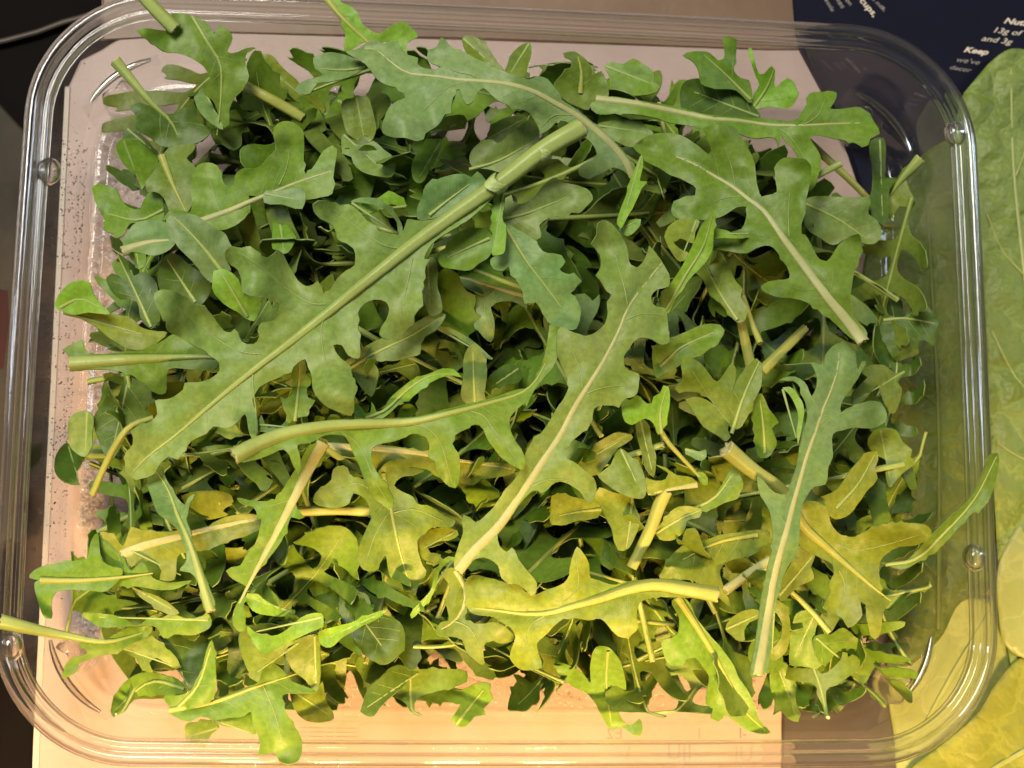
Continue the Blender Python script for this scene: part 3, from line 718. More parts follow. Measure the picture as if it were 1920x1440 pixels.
T('twisted green leaf standing up near the far right corner', (24, 30), 'd', 'Z3 1060,790 1130,780 1140,900 1140,1000 1200,1000 1150,1100 1170,1180 1120,1260 1060,1190 1070,1000')
T('folded yellow green leaf end right of the twisted dark one', (30, 26), 'y', 'Z3 1210,1000 1320,890 1350,900 1260,1010 1310,1140 1300,1170 1220,1160 1170,1230 1150,1110', 'Z3 1335,895 1230,1010 1160,1110', sw=20)
T('yellow curled leaf end at the right edge of the heap', (26, 30), 'y', 'Z6 1060,1000 1110,970 1200,980 1240,1050 1290,1090 1280,1130 1305,1160 1230,1230 1160,1300 1140,1220 1150,1160 1080,1110 1040,1060')
T('wavy olive leaf right of the blue green leaf tip', (27, 31), 'o', 'D 1590,1090 1640,1030 1700,960 1680,920 1780,910 1850,960 1915,945 1860,1010 1890,1050 1840,1200 1790,1140 1740,1030 1700,1080 1620,1150')
T('rounded green lobe in the near right corner of the heap', (26, 22), 'g', 'Z9 640,570 700,550 770,560 760,620 745,680 750,760 790,830 760,880 690,870 610,860 600,760 610,660')
T('curled green leaf end at the near right corner of the heap', (25, 20), 'g', 'Z9 740,700 830,690 900,650 960,690 1010,740 1070,770 1090,830 1060,900 1020,965 960,930 920,870 940,800 880,780 800,860 760,830')
T('pointed green leaf tip hanging down near the dull card', (18, 15), 'g', 'Z9 500,870 560,840 620,900 640,980 680,1040 650,1080 650,1180 590,1160 550,1120 510,1140 520,1080 490,980')
T('dark lobe between the two near right corner tips', (17, 14), 'd', 'Z9 660,920 740,960 750,1040 720,1085 680,1070 650,1000')
T('pointed dark lobe above the near right corner post', (17, 13), 'd', 'Z9 830,960 880,940 970,960 975,1000 930,1060 870,1130 840,1090')
# --- left side
T('dark rounded lobe on the far left edge of the heap', (28, 24), 'g', 'A 50,220 70,190 120,180 180,190 220,230 290,290 260,360 220,440 200,470 170,390 110,340 70,280', nick='dark rounded lobe at the far left')
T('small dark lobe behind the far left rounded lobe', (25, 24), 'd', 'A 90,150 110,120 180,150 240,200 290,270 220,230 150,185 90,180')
T('broad dark leaf hanging over the left floor', (30, 26), 'g', 'Z1 525,1060 550,1035 600,1045 660,1070 680,1120 730,1170 790,1175 830,1090 900,1070 920,1150 920,1240 800,1260 730,1260 690,1330 620,1310 580,1290 590,1240 540,1150', 'Z1 920,1180 780,1240 600,1200')
T('yellowish leaf with a straight pale midrib on the far left', (31, 33), 'o', 'A 220,460 260,370 310,280 340,240 500,215 480,260 450,290 500,340 480,400 480,480 480,560 440,600 380,600 330,640 350,590 300,490', 'A 310,280 360,410 450,600', sw=12, rib='y')
T('dark curly leaf cluster on the left edge', (29, 31), 'd', 'A 0,960 60,945 110,990 100,900 30,800 60,820 120,870 140,960 200,930 280,990 290,1100 300,1200 250,1250 190,1190 170,1100 60,1070 10,1010', 'A 250,1240 180,1080 60,830', nick='dark curly cluster on the left')
T('narrow upright green lobe over the pale cut leaf at left', (33, 36), 'g', 'A 150,710 190,710 215,780 215,900 190,910 160,850')
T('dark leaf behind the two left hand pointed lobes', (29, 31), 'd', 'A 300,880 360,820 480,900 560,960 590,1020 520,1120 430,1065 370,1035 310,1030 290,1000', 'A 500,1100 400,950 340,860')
T('green torn leaf end sticking out over the left wall', (31, 34), 'l', 'Z4 320,240 345,200 400,150 490,140 520,200 560,260 620,325 500,320 400,330 350,310 310,290', 'Z4 340,290 450,240 560,290', nick='torn green end at left')
T('folded yellow leaf under the torn green end at left', (30, 32), 'y', 'Z4 380,330 500,320 640,330 740,350 790,400 860,420 940,430 900,480 830,520 740,525 640,480 540,400 450,350', 'Z4 360,320 550,370 800,440')
T('leaf with a thick pale cut stem pointing at the left wall', (35, 34, 34), 'g', 'Z4 365,525 400,500 460,478 480,520 500,545 700,540 830,520 910,480 980,440 1100,500 1180,550 1230,600 1210,640 1100,640 950,640 935,690 930,770 890,780 830,730 760,680 650,645 500,640 430,645 400,630 395,590', 'Z4 398,605 600,590 900,575 1200,570 1400,600', sw=25, nick='cut stem pointing at the left wall')
stem('thin yellow stem arching down the left side of the heap', 'Z4 860,912 730,960 640,1080 580,1200 520,1340', (38, 39, 36, 33), 11, 'y', 13)
# --- far side
T('yellow leaf deep in the far left part', (20, 24), 'y', 'Z1 1470,310 1530,310 1590,380 1660,440 1740,520 1800,560 1830,620 1740,640 1650,580 1580,520 1530,480 1450,440 1420,390')
T('yellowish leaf strip between far left stems', (24, 24), 'y', 'B 200,600 230,520 270,440 310,390 330,420 300,520 250,600 240,640')
stem('thick yellow green cut stem in the far left part', 'Z1 1700,660 1560,580 1390,490 1250,420', (31, 33, 30), 21, 'y', 20)
T('leaf growing from a dark green stem at the far left corner', (34, 31), 'd', 'Z1 730,600 760,585 850,600 950,640 1000,630 1100,600 1110,680 1190,730 1140,790 1050,820 960,830 900,820 850,780 770,730 760,700 770,660', 'Z1 652,345 740,450 860,590 960,680 1000,760', sw=20)
T('tall green leaf over the far left corner with a stem crossing the rim', (41, 39, 34), 'g', 'Z1 770,170 830,160 900,170 970,170 1000,150 965,80 1010,75 1080,90 1150,120 1190,160 1205,190 1240,140 1280,165 1310,215 1280,290 1300,300 1340,290 1390,270 1440,270 1390,300 1380,350 1400,430 1370,500 1320,550 1290,620 1290,700 1260,720 1230,640 1190,560 1150,530 1140,470 1180,440 1150,380 1080,330 1000,300 920,290 850,240 790,200', 'Z1 1080,90 1180,260 1240,360 1245,500 1235,640 1220,760', nick='tall leaf at the far left corner')
stem('thick green stem crossing the far rim near the left corner', 'Z1 980,160 880,60 760,-70 650,-200', (42, 44, 46), 26, 'g', 20)
T('pale grey green lobe under the tall far left leaf', (33, 35), 'b', 'Z1 1140,490 1110,530 1100,580 1130,640 1180,690 1255,730 1250,680 1210,620 1180,560 1150,530')
T('bright yellow green leaf reaching over the far rim', (37, 40, 38), 'l', 'P 572,-30 590,-45 615,-30 640,5 Z2 40,30 100,80 110,120 160,170 220,190 270,150 340,125 410,170 430,210 370,240 370,300 300,250 200,230 140,230 40,290 20,280 20,180 0,120 -30,60 -90,0 -150,-50', 'P 585,-40 640,32 690,80 720,110', sw=14, rib='y', nick='bright leaf over the far rim')
T('olive lobe behind the long far leaf, left one', (32, 33), 'o', 'Z2 680,210 730,200 790,230 840,290 880,350 920,400 900,440 830,370 750,330 700,290')
T('olive lobe behind the long far leaf, right one', (32, 33), 'o', 'Z2 920,420 940,350 970,290 1020,250 1060,240 1070,300 1050,370 1030,430 960,440')
T('broad olive leaf with a short pale midrib near the far wall', (31, 34), 'o', 'Z2 1250,300 1310,290 1380,340 1410,400 1400,430 1460,400 1500,480 1495,560 1420,570 1390,620 1330,600 1250,560 1190,490 1240,420 1290,380 1300,350', 'Z2 1345,520 1350,400 1330,320', sw=9, rib='y')
T('small cupped green leaf near the middle of the far wall', (28, 32), 'g', 'Z2 1480,370 1520,350 1590,360 1640,330 1700,360 1750,400 1760,460 1795,490 1770,520 1650,540 1560,520 1520,520 1510,440', nick='small cupped leaf at the far wall')
T('green leaf with an upright hooked tip right of the far middle', (30, 34), 'g', 'Z3 0,310 60,290 150,295 200,340 230,330 235,260 220,220 260,200 295,225 300,300 290,400 330,440 370,450 390,540 380,580 300,510 180,500 100,470 90,400 60,350', 'Z3 380,560 220,400 120,310', nick='hooked leaf at the far right')
T('bright three pointed leaf standing near the far right corner', (29, 34), 'l', 'Z3 370,270 385,270 410,360 440,430 500,370 520,390 520,490 590,440 630,470 640,560 590,610 500,600 400,610 400,530 430,480 400,400', 'Z3 400,600 470,500 515,390')
T('broad dark leaf just behind the long far right leaf', (29, 30), 'd', 'Z3 0,470 80,440 200,470 330,520 400,600 440,660 300,660 150,650 0,620')
stem('rusty yellow stem in the dark far right corner', 'C 1330,660 1440,760 1560,870 1690,1000', (31, 30, 27), 17, 'y', 12)
T('grey green leaf with a faint midrib at the right', (31, 32), 'p', 'C 1320,1000 1500,990 1640,990 1700,1000 1690,1090 1740,1130 1770,1220 1720,1275 1650,1265 1560,1240 1480,1280 1390,1230 1330,1190 1310,1100', 'C 1310,1030 1500,1120 1680,1240', nick='grey green leaf at the right')
T('long leaf lying level toward the far right corner', (36, 38, 37), 'g', 'C 20,440 130,390 300,410 500,440 700,490 900,510 1100,520 1250,530 1290,480 1320,430 1340,370 1420,362 1500,368 1480,430 1460,460 1540,460 1640,452 1690,490 1730,550 1760,610 1700,640 1690,680 1620,670 1550,650 1480,640 1380,620 1340,630 1400,740 1400,820 1370,920 1330,960 1330,800 1270,750 1230,690 1180,640 1170,620 1150,690 1130,640 1000,640 930,620 880,590 760,590 680,580 600,560 500,545 420,520 330,500 200,490 60,490', 'C 60,400 300,430 450,460 600,490 750,520 900,530 1100,558 1300,560 1500,550 1720,545', ('C 1160,580 1230,640 1330,800', 'C 1300,555 1380,510 1430,400'), sw=12, rib='p', cup=.6, nick='long level leaf at the far right')
T('grey green lobe left of the big right hand leaf tip', (33, 34), 'p', 'C 60,560 150,530 250,525 330,550 400,610 320,650 280,690 200,670 120,620')
# --- middle layer, upper half
T('yellowish hanging lobe below the far pale leaflet', (33, 31), 'o', 'B 325,400 400,380 450,375 470,420 480,460 495,540 470,600 440,615 390,590 350,560 330,500')
T('rounded pale lobe under the yellowish hanging lobe', (31, 33), 'p', 'B 325,560 360,600 430,620 480,600 540,650 580,680 590,740 570,780 500,775 420,750 380,710 370,680 330,660')
T('narrow green lobe hanging below the long far leaf', (31, 33), 'g', 'B 820,600 800,640 790,690 760,740 740,790 710,812 680,790 670,720 690,670 720,640 740,590')
T('olive lobe edge below the long far leaf', (33, 34), 'o', 'B 760,560 800,500 870,470 930,470 950,500 930,530 860,545 790,550')
T('broad grey green leaf behind the thick cut stem', (33, 35), 'p', 'B 970,650 1010,610 1070,590 1100,610 1160,570 1220,520 1265,500 1305,540 1308,610 1280,660 1240,720 1150,760 1050,740 980,730 960,690', 'B 960,740 1100,700 1280,600')
T('curved grey lobe behind the broad grey green leaf', (31, 33), 'p', 'B 1050,590 1060,540 1120,490 1200,470 1250,480 1240,520 1160,580 1100,610')
T('grey green lobe left of the thick cut stem', (40, 41), 'b', 'B 700,990 700,930 735,850 740,820 800,790 860,770 940,765 970,780 1000,750 1040,790 1045,830 960,880 870,940 800,980', 'B 760,970 860,890 960,815', cup=1.0)
T('leaf with an upright tongue lobe in the far left part', (35, 37, 36), 'g', 'A 320,640 350,590 400,580 470,590 480,560 475,470 480,380 510,330 570,315 620,330 650,400 670,440 720,440 720,390 760,350 860,340 910,280 950,240 940,170 940,120 990,85 1050,90 1100,130 1110,200 1110,330 1120,380 1170,330 1220,250 1270,220 1295,240 1290,300 1275,400 1270,490 1210,510 1120,525 1050,530 980,550 900,530 850,510 800,500 810,560 790,610 740,660 650,695 600,690 540,650 450,620 380,620', 'A 400,690 550,635 700,580 800,535 940,480 1060,430 1265,362', ('A 970,440 1010,350 1030,240', 'A 640,600 600,480 570,380'), sw=12, rib='p', nick='leaf with an upright tongue lobe')
T('rounded pale flap folded over the tongue lobe leaf', (39, 39), 'b', 'A 885,540 895,470 930,475 1000,470 1100,455 1120,500 1110,560 1100,577 1060,575 980,550 920,550')
T('pale leaf with a thick whitish midrib at the left', (35, 36), 'b', 'A 85,820 100,750 130,690 170,650 330,650 400,720 380,780 330,820 270,840 220,830 150,820', 'A 92,812 230,765 385,748', sw=17, rib='p')
T('tongue shaped grey green leaf above the left lobes', (40, 42), 'b', 'A 335,640 370,605 440,600 500,610 560,650 620,690 670,715 690,760 710,790 670,810 680,880 700,920 640,930 600,970 590,990 540,950 500,890 440,830 400,790 370,740 345,700', 'A 650,930 550,800 450,690 380,625', sw=7, rib='g', vw=2, nick='tongue shaped grey green leaf')
T('bright rounded lobe between two left lobes of the big leaf', (38, 41), 'l', 'A 595,970 610,930 650,915 700,930 740,970 765,1040 770,1060 860,1075 870,1110 850,1170 830,1210 780,1190 740,1160 690,1130 630,1080 600,1040', 'A 790,1180 720,1060 650,940')
T('green lobe standing right of the tongue shaped leaf', (34, 37), 'g', 'A 935,690 940,630 970,620 1020,670 1060,740 1040,800 1000,830 960,810 935,800')
T('teal leaf edge arching behind the big leaf', (40, 43, 40), 'b', 'A 1370,535 1430,513 1510,515 1580,555 1630,605 1665,680 1655,730 1640,700 1630,650 1595,605 1540,565 1460,545')
T('bright torn green tip behind the teal arch', (38, 40), 'l', 'A 1420,560 1530,510 1560,490 1610,480 1640,500 1690,560 1640,560 1600,545 1520,590 1430,610')
T('dark blue green leaf with a pale midrib in the central hollow', (32, 31), 'b', 'Z5 545,95 620,110 750,130 860,170 960,200 1030,220 1040,290 960,255 870,265 840,290 850,330 860,380 855,460 840,485 800,460 770,420 750,410 745,350 740,290 700,230 640,190 545,160', 'Z5 1080,240 960,205 860,175 700,130 545,100', ('Z5 860,200 812,240 805,300 830,400',), sw=9, rib='p')
T('small upright grey leaf in the central hollow', (35, 38), 'p', 'Z5 740,490 780,510 800,560 820,640 815,710 805,770 810,830 750,860 700,830 670,780 680,720 685,660 685,590 710,520', 'Z5 752,850 746,700 740,540', sw=5, nick='small upright grey leaf')
T('rounded dark lobe right of the small upright grey leaf', (31, 33), 'd', 'Z5 815,700 860,650 940,607 1000,630 1015,670 1000,710 920,730 850,740 840,780 810,760')
T('pale leaf bent under the lobes of the big leaf', (38, 40, 40), 'b', 'Z5 20,590 80,560 150,500 210,470 300,430 420,370 500,330 560,315 588,330 570,370 530,420 450,470 445,550 380,570 300,590 230,590 180,595 210,640 205,700 170,790 120,750 75,680 40,630', 'Z5 30,640 200,540 350,470 560,345', sw=6, nick='pale bent leaf')
T('grey leaf strip behind the third lobe of the big leaf', (38, 40), 'p', 'Z5 455,20 520,10 545,90 540,160 560,240 568,310 500,340 480,300 455,200')
T('thin green leaf crossing the central hollow', (34, 36), 'b', 'Z5 540,400 600,400 700,450 780,510 850,585 800,565 720,500 620,440 550,420')
# --- right side middle layer
T('olive leaf hanging from a yellow stem right of centre', (37, 34), 'o', 'D 750,225 800,230 850,310 890,400 935,460 925,500 960,560 950,640 910,660 850,600 800,540 740,490 700,400 650,350 700,310', 'D 905,640 800,480 720,330', sw=6, nick='olive leaf on a yellow stem')
stem('yellow stem upright right of centre', 'D 925,640 950,760 985,920', (34, 33, 32), 17, 'y', 20)
stem('thin pale stem beside the upright yellow one', 'D 940,500 985,640 1042,780', (32, 34, 36), 10, 'y', 13)
stem('brownish stem slanting right of the upright yellow one', 'D 1310,690 1190,810 1050,950', (31, 32, 32), 16, 'y', 22)
T('rounded green leaf pointing right beside the central leaf', (37, 40), 'g', 'D 400,800 450,790 530,740 600,710 660,680 740,662 800,670 828,700 800,760 740,810 680,860 640,870 580,900 530,930 460,970 420,990', 'D 440,920 560,810 760,715', sw=5, nick='rounded leaf beside the central leaf')
T('star shaped olive leaf right of the central leaf', (36, 38, 38), 'o', 'D 570,870 610,860 680,900 740,970 780,1010 820,970 870,900 890,920 890,1000 870,1080 900,1000 960,930 1020,870 1050,900 1045,1040 1000,1130 960,1230 920,1290 880,1300 850,1270 840,1370 780,1330 700,1280 640,1190 600,1120 640,1100 720,1120 780,1160 720,1100 650,1070 560,1065 525,1050 570,1010', 'D 870,1320 940,1100 1035,890', ('D 860,1260 760,1140 630,940',), sw=6, nick='star shaped olive leaf')
T('toothed green leaf standing right of the star shaped one', (34, 36), 'g', 'D 990,1120 1050,1080 1090,1170 1145,1250 1110,1290 1130,1340 1140,1390 1100,1440 1040,1470 1010,1330 1000,1230', 'D 1070,1440 1060,1280 1040,1120')
T('small bright green leaflets right of the central leaf', (41, 43), 'l', 'D 205,1110 260,1120 300,1090 360,1140 390,1140 400,1100 440,1080 460,1030 490,1040 500,1120 490,1200 460,1290 430,1330 400,1260 350,1230 310,1250 270,1270 230,1250 210,1180', 'D 450,1320 440,1200 475,1060', nick='small bright leaflets')
T('yellow green leaf curled over left of the upright bright leaf', (40, 41), 'y', 'C 465,1230 490,1170 540,1130 600,1120 680,1135 650,1200 640,1270 560,1240 520,1260 600,1330 620,1340 560,1380 480,1270')
T('thin bright leaf edge pointing right over the big right leaf', (42, 44, 43), 'l', 'C 740,1180 860,1200 880,1220 960,1215 1050,1210 1040,1228 960,1236 900,1240 800,1240 740,1240')
T('green lobe under the thin bright edge', (38, 40), 'g', 'C 740,1230 900,1238 1040,1230 1090,1260 1020,1300 940,1330 860,1320 760,1300')
# --- lower half, middle layer
T('horizontal yellow leaf with a pale midrib behind the curved leaf', (35, 36, 35), 'y', 'E 570,520 700,530 850,520 1000,540 1100,560 1300,600 1500,620 1515,650 1420,680 1340,690 1300,720 1200,700 1060,640 900,620 830,650 650,650 650,600 600,560', 'E 575,525 800,535 1000,555 1200,590 1510,640', sw=13, rib='p')
T('broad yellow olive leaf hanging in the near middle', (36, 38, 35), 'o', 'E 830,640 900,590 1000,600 1060,640 1000,670 940,680 905,720 940,750 1000,780 1020,810 1090,830 1150,870 1210,900 1190,930 1100,930 1050,960 1020,1000 1040,1100 1060,1170 1030,1210 1010,1260 960,1240 930,1200 890,1190 870,1120 860,1070 830,1110 800,1150 750,1140 720,1080 740,1000 770,930 790,880 780,830 760,790 700,760 680,810 640,830 560,830 500,800 510,760 560,720 590,690 600,640 650,620 700,680 760,690 800,700', 'E 850,660 885,820 920,1000 985,1230', ('E 865,870 805,980 765,1100', 'E 880,840 730,710 590,760', 'E 890,860 1000,840 1150,900'), sw=7, nick='broad hanging olive leaf')
stem('yellow stem lying level in the near left half', 'E 800,853 640,845 450,852 300,865', (35, 36, 36), 19, 'y', 16)
T('leaf with a pale yellow midrib at the near left', (34, 36, 35), 'y', 'Z7 560,110 640,130 690,190 740,90 800,100 880,110 960,110 1040,100 1090,130 1200,60 1300,20 1450,20 1480,80 1400,130 1300,160 1200,200 1130,220 1040,220 1000,250 980,380 900,380 910,330 870,280 800,280 740,310 690,260 640,200', 'Z7 687,238 800,190 1000,140 1200,90 1440,40 1700,0', sw=16, rib='p', nick='pale midrib leaf at the near left')
T('wavy green leaf edge curling at the near left', (32, 34), 'g', 'Z7 560,130 600,130 690,240 740,330 800,280 860,370 960,395 1080,385 1000,430 900,440 780,420 650,420 600,440 680,370 690,320 600,290 560,210')
T('leaf with a torn end pointing at the near left wall', (33, 34, 34), 'g', 'Z7 165,370 190,330 260,300 370,280 450,270 490,260 520,150 550,120 560,200 580,280 640,310 690,320 680,370 620,430 580,450 480,440 320,450 290,500 290,600 250,590 220,520 195,400 230,370', 'Z7 235,385 450,385 700,365 860,345', sw=10, rib='y', nick='torn end at the near left')
T('small curled leaf left of the near left stem', (31, 33), 'y', 'Z7 740,420 800,440 880,470 950,510 1010,570 930,570 850,520 790,480')
T('ragged leaf cluster above the near left corner', (31, 34), 'g', 'Z7 465,570 560,570 680,590 770,640 860,580 900,600 960,570 1060,600 1180,580 1190,640 1100,690 980,690 920,710 880,650 740,640 600,650 540,640')
T('leaf on a thick stem crossing the near left rim', (39, 35, 31), 'g', 'Z7 440,740 560,740 640,690 740,650 860,650 830,700 740,740 660,790 560,810 500,830 450,850 430,900 350,935 370,870 400,820 450,810 490,790', 'Z7 8,615 200,660 400,700 600,730 800,680', sw=23, nick='stem crossing the near left rim')
T('olive lobe right of the near left rim stem', (31, 29), 'o', 'Z7 680,760 760,720 850,700 930,760 1000,830 1010,880 960,870 880,820 840,850 860,900 800,890 770,830')
T('long dark green leaf crossing beneath the near left lobes', (26, 28), 'd', 'Z7 900,700 1040,700 1150,700 1190,760 1130,900 1080,1010 1040,980 1020,860 960,780')
T('green crescent leaf tip on the near left floor', (30, 18), 'g', 'Z7 625,1140 630,1080 660,1010 720,940 790,905 860,900 940,920 1000,940 1050,1010 960,1030 880,1030 820,1030 740,1060 680,1110 640,1155', 'Z7 1040,1000 860,950 640,1120', nick='green crescent tip')
T('upright folded lobe at the near left', (33, 36), 'g', 'Z7 1190,720 1210,800 1215,900 1215,1000 1190,1060 1100,1100 1000,1120 950,1090 920,1040 1000,1030 1070,1010 1100,950 1140,870 1160,780', 'Z7 1000,1100 1110,980 1185,760', cup=-3)
T('big leaf at the near left whose tip points at the near rim', (33, 33, 31), 'g', 'Z7 950,1100 1000,1120 1080,1100 1200,1060 1400,980 1450,960 1480,880 1530,850 1600,900 1640,950 1780,1010 1700,1020 1640,1020 1590,1030 1600,1100 1640,1180 1690,1260 1700,1330 1680,1400 1620,1420 1570,1400 1540,1350 1500,1350 1450,1370 1465,1310 1450,1250 1420,1180 1410,1120 1370,1150 1280,1160 1200,1170 1130,1150 1060,1180 1000,1160 950,1130', 'Z7 955,1115 1200,1070 1450,980 1700,900', ('Z7 1480,975 1540,1120 1600,1330',), sw=9, rib='y', nick='big near left leaf')
T('olive lobe below the near left green stem end', (34, 36), 'o', 'Z7 1380,640 1450,680 1580,700 1640,650 1700,640 1760,640 1800,650 1710,700 1650,740 1600,780 1600,860 1530,850 1480,880 1450,960 1400,900 1350,770 1345,690')
T('hanging olive lobe right of the near left green stem', (35, 31), 'o', 'Z7 1600,760 1680,710 1790,690 1800,800 1800,960 1780,1010 1720,950 1640,880 1610,810')
T('bright notched leaf edge near the near left stem end', (38, 40), 'l', 'Z7 1390,640 1450,690 1560,690 1640,640 1700,590 1750,570 1810,570 1815,640 1740,680 1650,720 1590,750 1480,800 1440,760')
T('thin bright leaf streak across the near left middle', (37, 39, 36), 'l', 'Z7 1790,680 1900,640 Z8 60,620 120,590 260,550 200,600 100,650 0,710 -60,760 Z7 1810,750')
T('dark green leaf low between near left and near middle', (26, 30), 'd', 'Z8 0,440 60,440 150,470 180,560 250,580 330,620 360,720 330,800 240,860 120,800 40,740 0,640')
T('twisted olive ribbon leaf in the near middle', (37, 39), 'o', 'Z8 560,340 620,310 660,340 700,400 720,480 700,560 700,610 780,630 860,620 930,650 980,710 900,740 830,720 800,760 800,860 760,840 700,780 680,720 620,700 560,700 530,670 560,620 600,610 600,560 580,490 610,450 600,400', 'Z8 640,330 695,430 690,530 630,620 560,660', ('Z8 640,615 720,650 780,760',), sw=7, rib='p', nick='twisted ribbon leaf')
T('thin bright curl left of the twisted ribbon leaf', (37, 41, 40), 'l', 'Z8 385,580 400,550 450,500 500,440 520,370 560,280 600,250 640,255 590,290 550,340 530,430 490,500 440,560 395,600', nick='thin bright curl')
T('curled lobe in the shade above the thin bright curl', (33, 36), 'y', 'Z8 420,150 470,110 550,90 620,95 660,130 600,160 530,170 480,200 500,230 560,240 540,280 470,270 430,220')
T('curled ring shaped leaf in the near right part, left arc', (30, 33), 'o', 'Z9 240,660 270,600 330,560 420,550 440,590 380,620 345,670 350,720 300,705')
T('curled ring shaped leaf in the near right part, right arc', (33, 30), 'o', 'Z9 500,490 570,520 600,600 600,720 570,800 500,840 440,800 500,770 550,700 555,620 520,550')
T('folded olive leaf right of the central stem', (34, 36), 'o', 'Z5 1340,1170 1400,1080 1470,1030 1560,990 1640,1020 1560,1080 1500,1160 1440,1230 1370,1230')
T('curled triangular leaf in the yellow light right of centre', (37, 38), 'o', 'Z5 1440,1230 1500,1200 1540,1120 1570,1080 1620,1120 1680,1180 1715,1290 1700,1360 1600,1350 1500,1290', nick='curled triangular leaf')
T('pointed olive leaf tip hanging right of centre', (36, 38), 'o', 'G 730,190 790,180 830,260 840,340 870,420 870,510 855,585 800,530 780,440 750,340')
T('yellow leaf with a straight pale rib in the near right half', (37, 37), 'y', 'G 800,590 860,610 940,600 960,560 870,500 940,520 1020,570 1130,590 1165,635 1120,655 960,680 820,715', 'G 1160,640 980,670 815,710', sw=10, rib='p')
T('pale yellow leaf flap right of the central stem', (34, 36), 'y', 'G 130,720 170,700 260,720 370,740 430,720 490,820 420,880 300,900 200,930 120,900 125,800', 'G 480,815 330,830 180,860')
T('broad yellow leaf blade pointing down in the near right half', (34, 37), 'y', 'G 440,700 470,660 560,690 700,730 720,780 760,900 720,1010 680,1090 640,1110 580,1060 560,960 520,880 480,800', 'G 700,735 690,900 660,1090')
T('folded yellow leaf with a dark cup in the near right half', (34, 37), 'y', 'G 870,970 920,900 1000,810 1080,790 1200,820 1180,870 1090,900 1060,970 1000,1030 900,1030', 'G 880,980 1030,890 1190,820')
T('green leaf with a jagged pale edge in the near right half', (35, 38), 'g', 'G 1100,830 1200,790 1290,720 1340,640 1420,500 1440,520 1480,600 1470,690 1450,740 1380,760 1290,805 1200,830', 'G 1120,820 1290,730 1420,560')
T('tiny teal leaf lobe in the yellow patch', (39, 40), 'b', 'G 1075,385 1130,390 1180,405 1230,390 1232,440 1190,470 1120,440')
T('tiny green lobe below the teal one', (37, 37), 'g', 'G 1150,550 1200,550 1240,590 1240,640 1215,648 1180,610')
stem('thin bright stem of the small leaflets', 'G 880,210 950,330 1030,420 1150,550', (41, 39, 37), 11, 'y', 7)
stem('thick yellow stem slanting in the near right half', 'G 940,690 890,800 840,940 700,1230', (37, 36, 35, 34), 25, 'y', 20)
T('olive leaf with a pale rib behind the near right stem', (33, 35), 'o', 'Z9 0,190 100,170 200,130 340,110 420,100 490,110 480,160 400,240 320,260 250,280 210,330 230,420 270,530 220,500 180,440 100,400 0,380 Z8 1800,400 1820,300', 'Z9 420,130 200,170 0,270', sw=8, rib='y', nick='olive leaf behind the near right stem')
stem('short pale cut stem left of the near right stem', 'Z9 242,440 360,355 490,270', (37, 36, 35), 18, 'p', 17)
T('shaded olive leaf right of the near right stem', (33, 34), 'o', 'Z9 650,190 740,250 720,310 740,370 650,420 560,500 530,460 560,370 620,270', 'Z9 540,470 740,240')
T('tan tongue shaped leaf right of the blue green leaf', (36, 35), 'y', 'Z6 870,1310 930,1220 1000,1140 1050,1100 1090,1095 1100,1150 1080,1200 1095,1250 1030,1330 980,1400 940,1450 Z9 860,40 800,0 740,-60', 'Z6 860,1420 980,1290 1080,1120', nick='tan tongue shaped leaf')
T('broad leaf on a thick yellow stem in the near right part', (42, 38, 35, 36), 'y', 'Z9 620,40 700,-60 800,-30 850,90 940,150 1000,120 1100,80 1250,60 1380,80 1400,130 1330,180 1200,200 1120,260 1105,300 1110,400 1120,480 1170,500 1130,560 1100,700 1060,690 1030,560 1030,520 1000,500 1010,580 960,640 930,650 900,600 800,540 830,440 820,400 850,350 840,290 780,260 720,230 660,190', 'Z6 250,1085 400,1210 560,1320 Z9 680,80 800,190 950,320 1080,430 1170,500', ('Z9 870,180 960,215 1080,200 1330,130', 'Z9 880,330 910,400 895,540'), sw=30, rib='y', nick='broad leaf on a thick yellow stem')
T('narrow leaf draped over the right rim', (32, 35, 36), 'g', 'Z6 1740,1110 1770,1110 1780,1160 1750,1300 1720,1380 1660,1440 Z9 1640,0 1560,80 1470,180 1400,230 1310,290 1250,320 1170,310 1120,280 1200,290 1260,270 1330,200 1400,130 1470,60 1530,0 Z6 1550,1430 1630,1340 1680,1240', 'Z9 1140,295 1300,270 1480,110 Z6 1640,1370 1765,1130', sw=6, nick='leaf draped over the right rim', cup=2.5)
T('long leaf hanging to the near floor right of middle', (34, 30, 24), 'g', 'Z8 1850,860 1820,820 1805,720 1880,700 1900,600 1860,500 1900,470 Z9 30,500 80,600 150,690 230,780 290,870 320,940 370,1010 410,1100 430,1170 495,1240 440,1248 350,1220 280,1170 230,1140 200,1170 155,1160 170,1110 130,1080 140,990 150,930 110,870 70,820 20,830 0,860', 'Z8 1890,480 Z9 50,600 150,760 250,940 350,1120 470,1235', sw=12, rib='y', nick='long leaf hanging to the near floor')
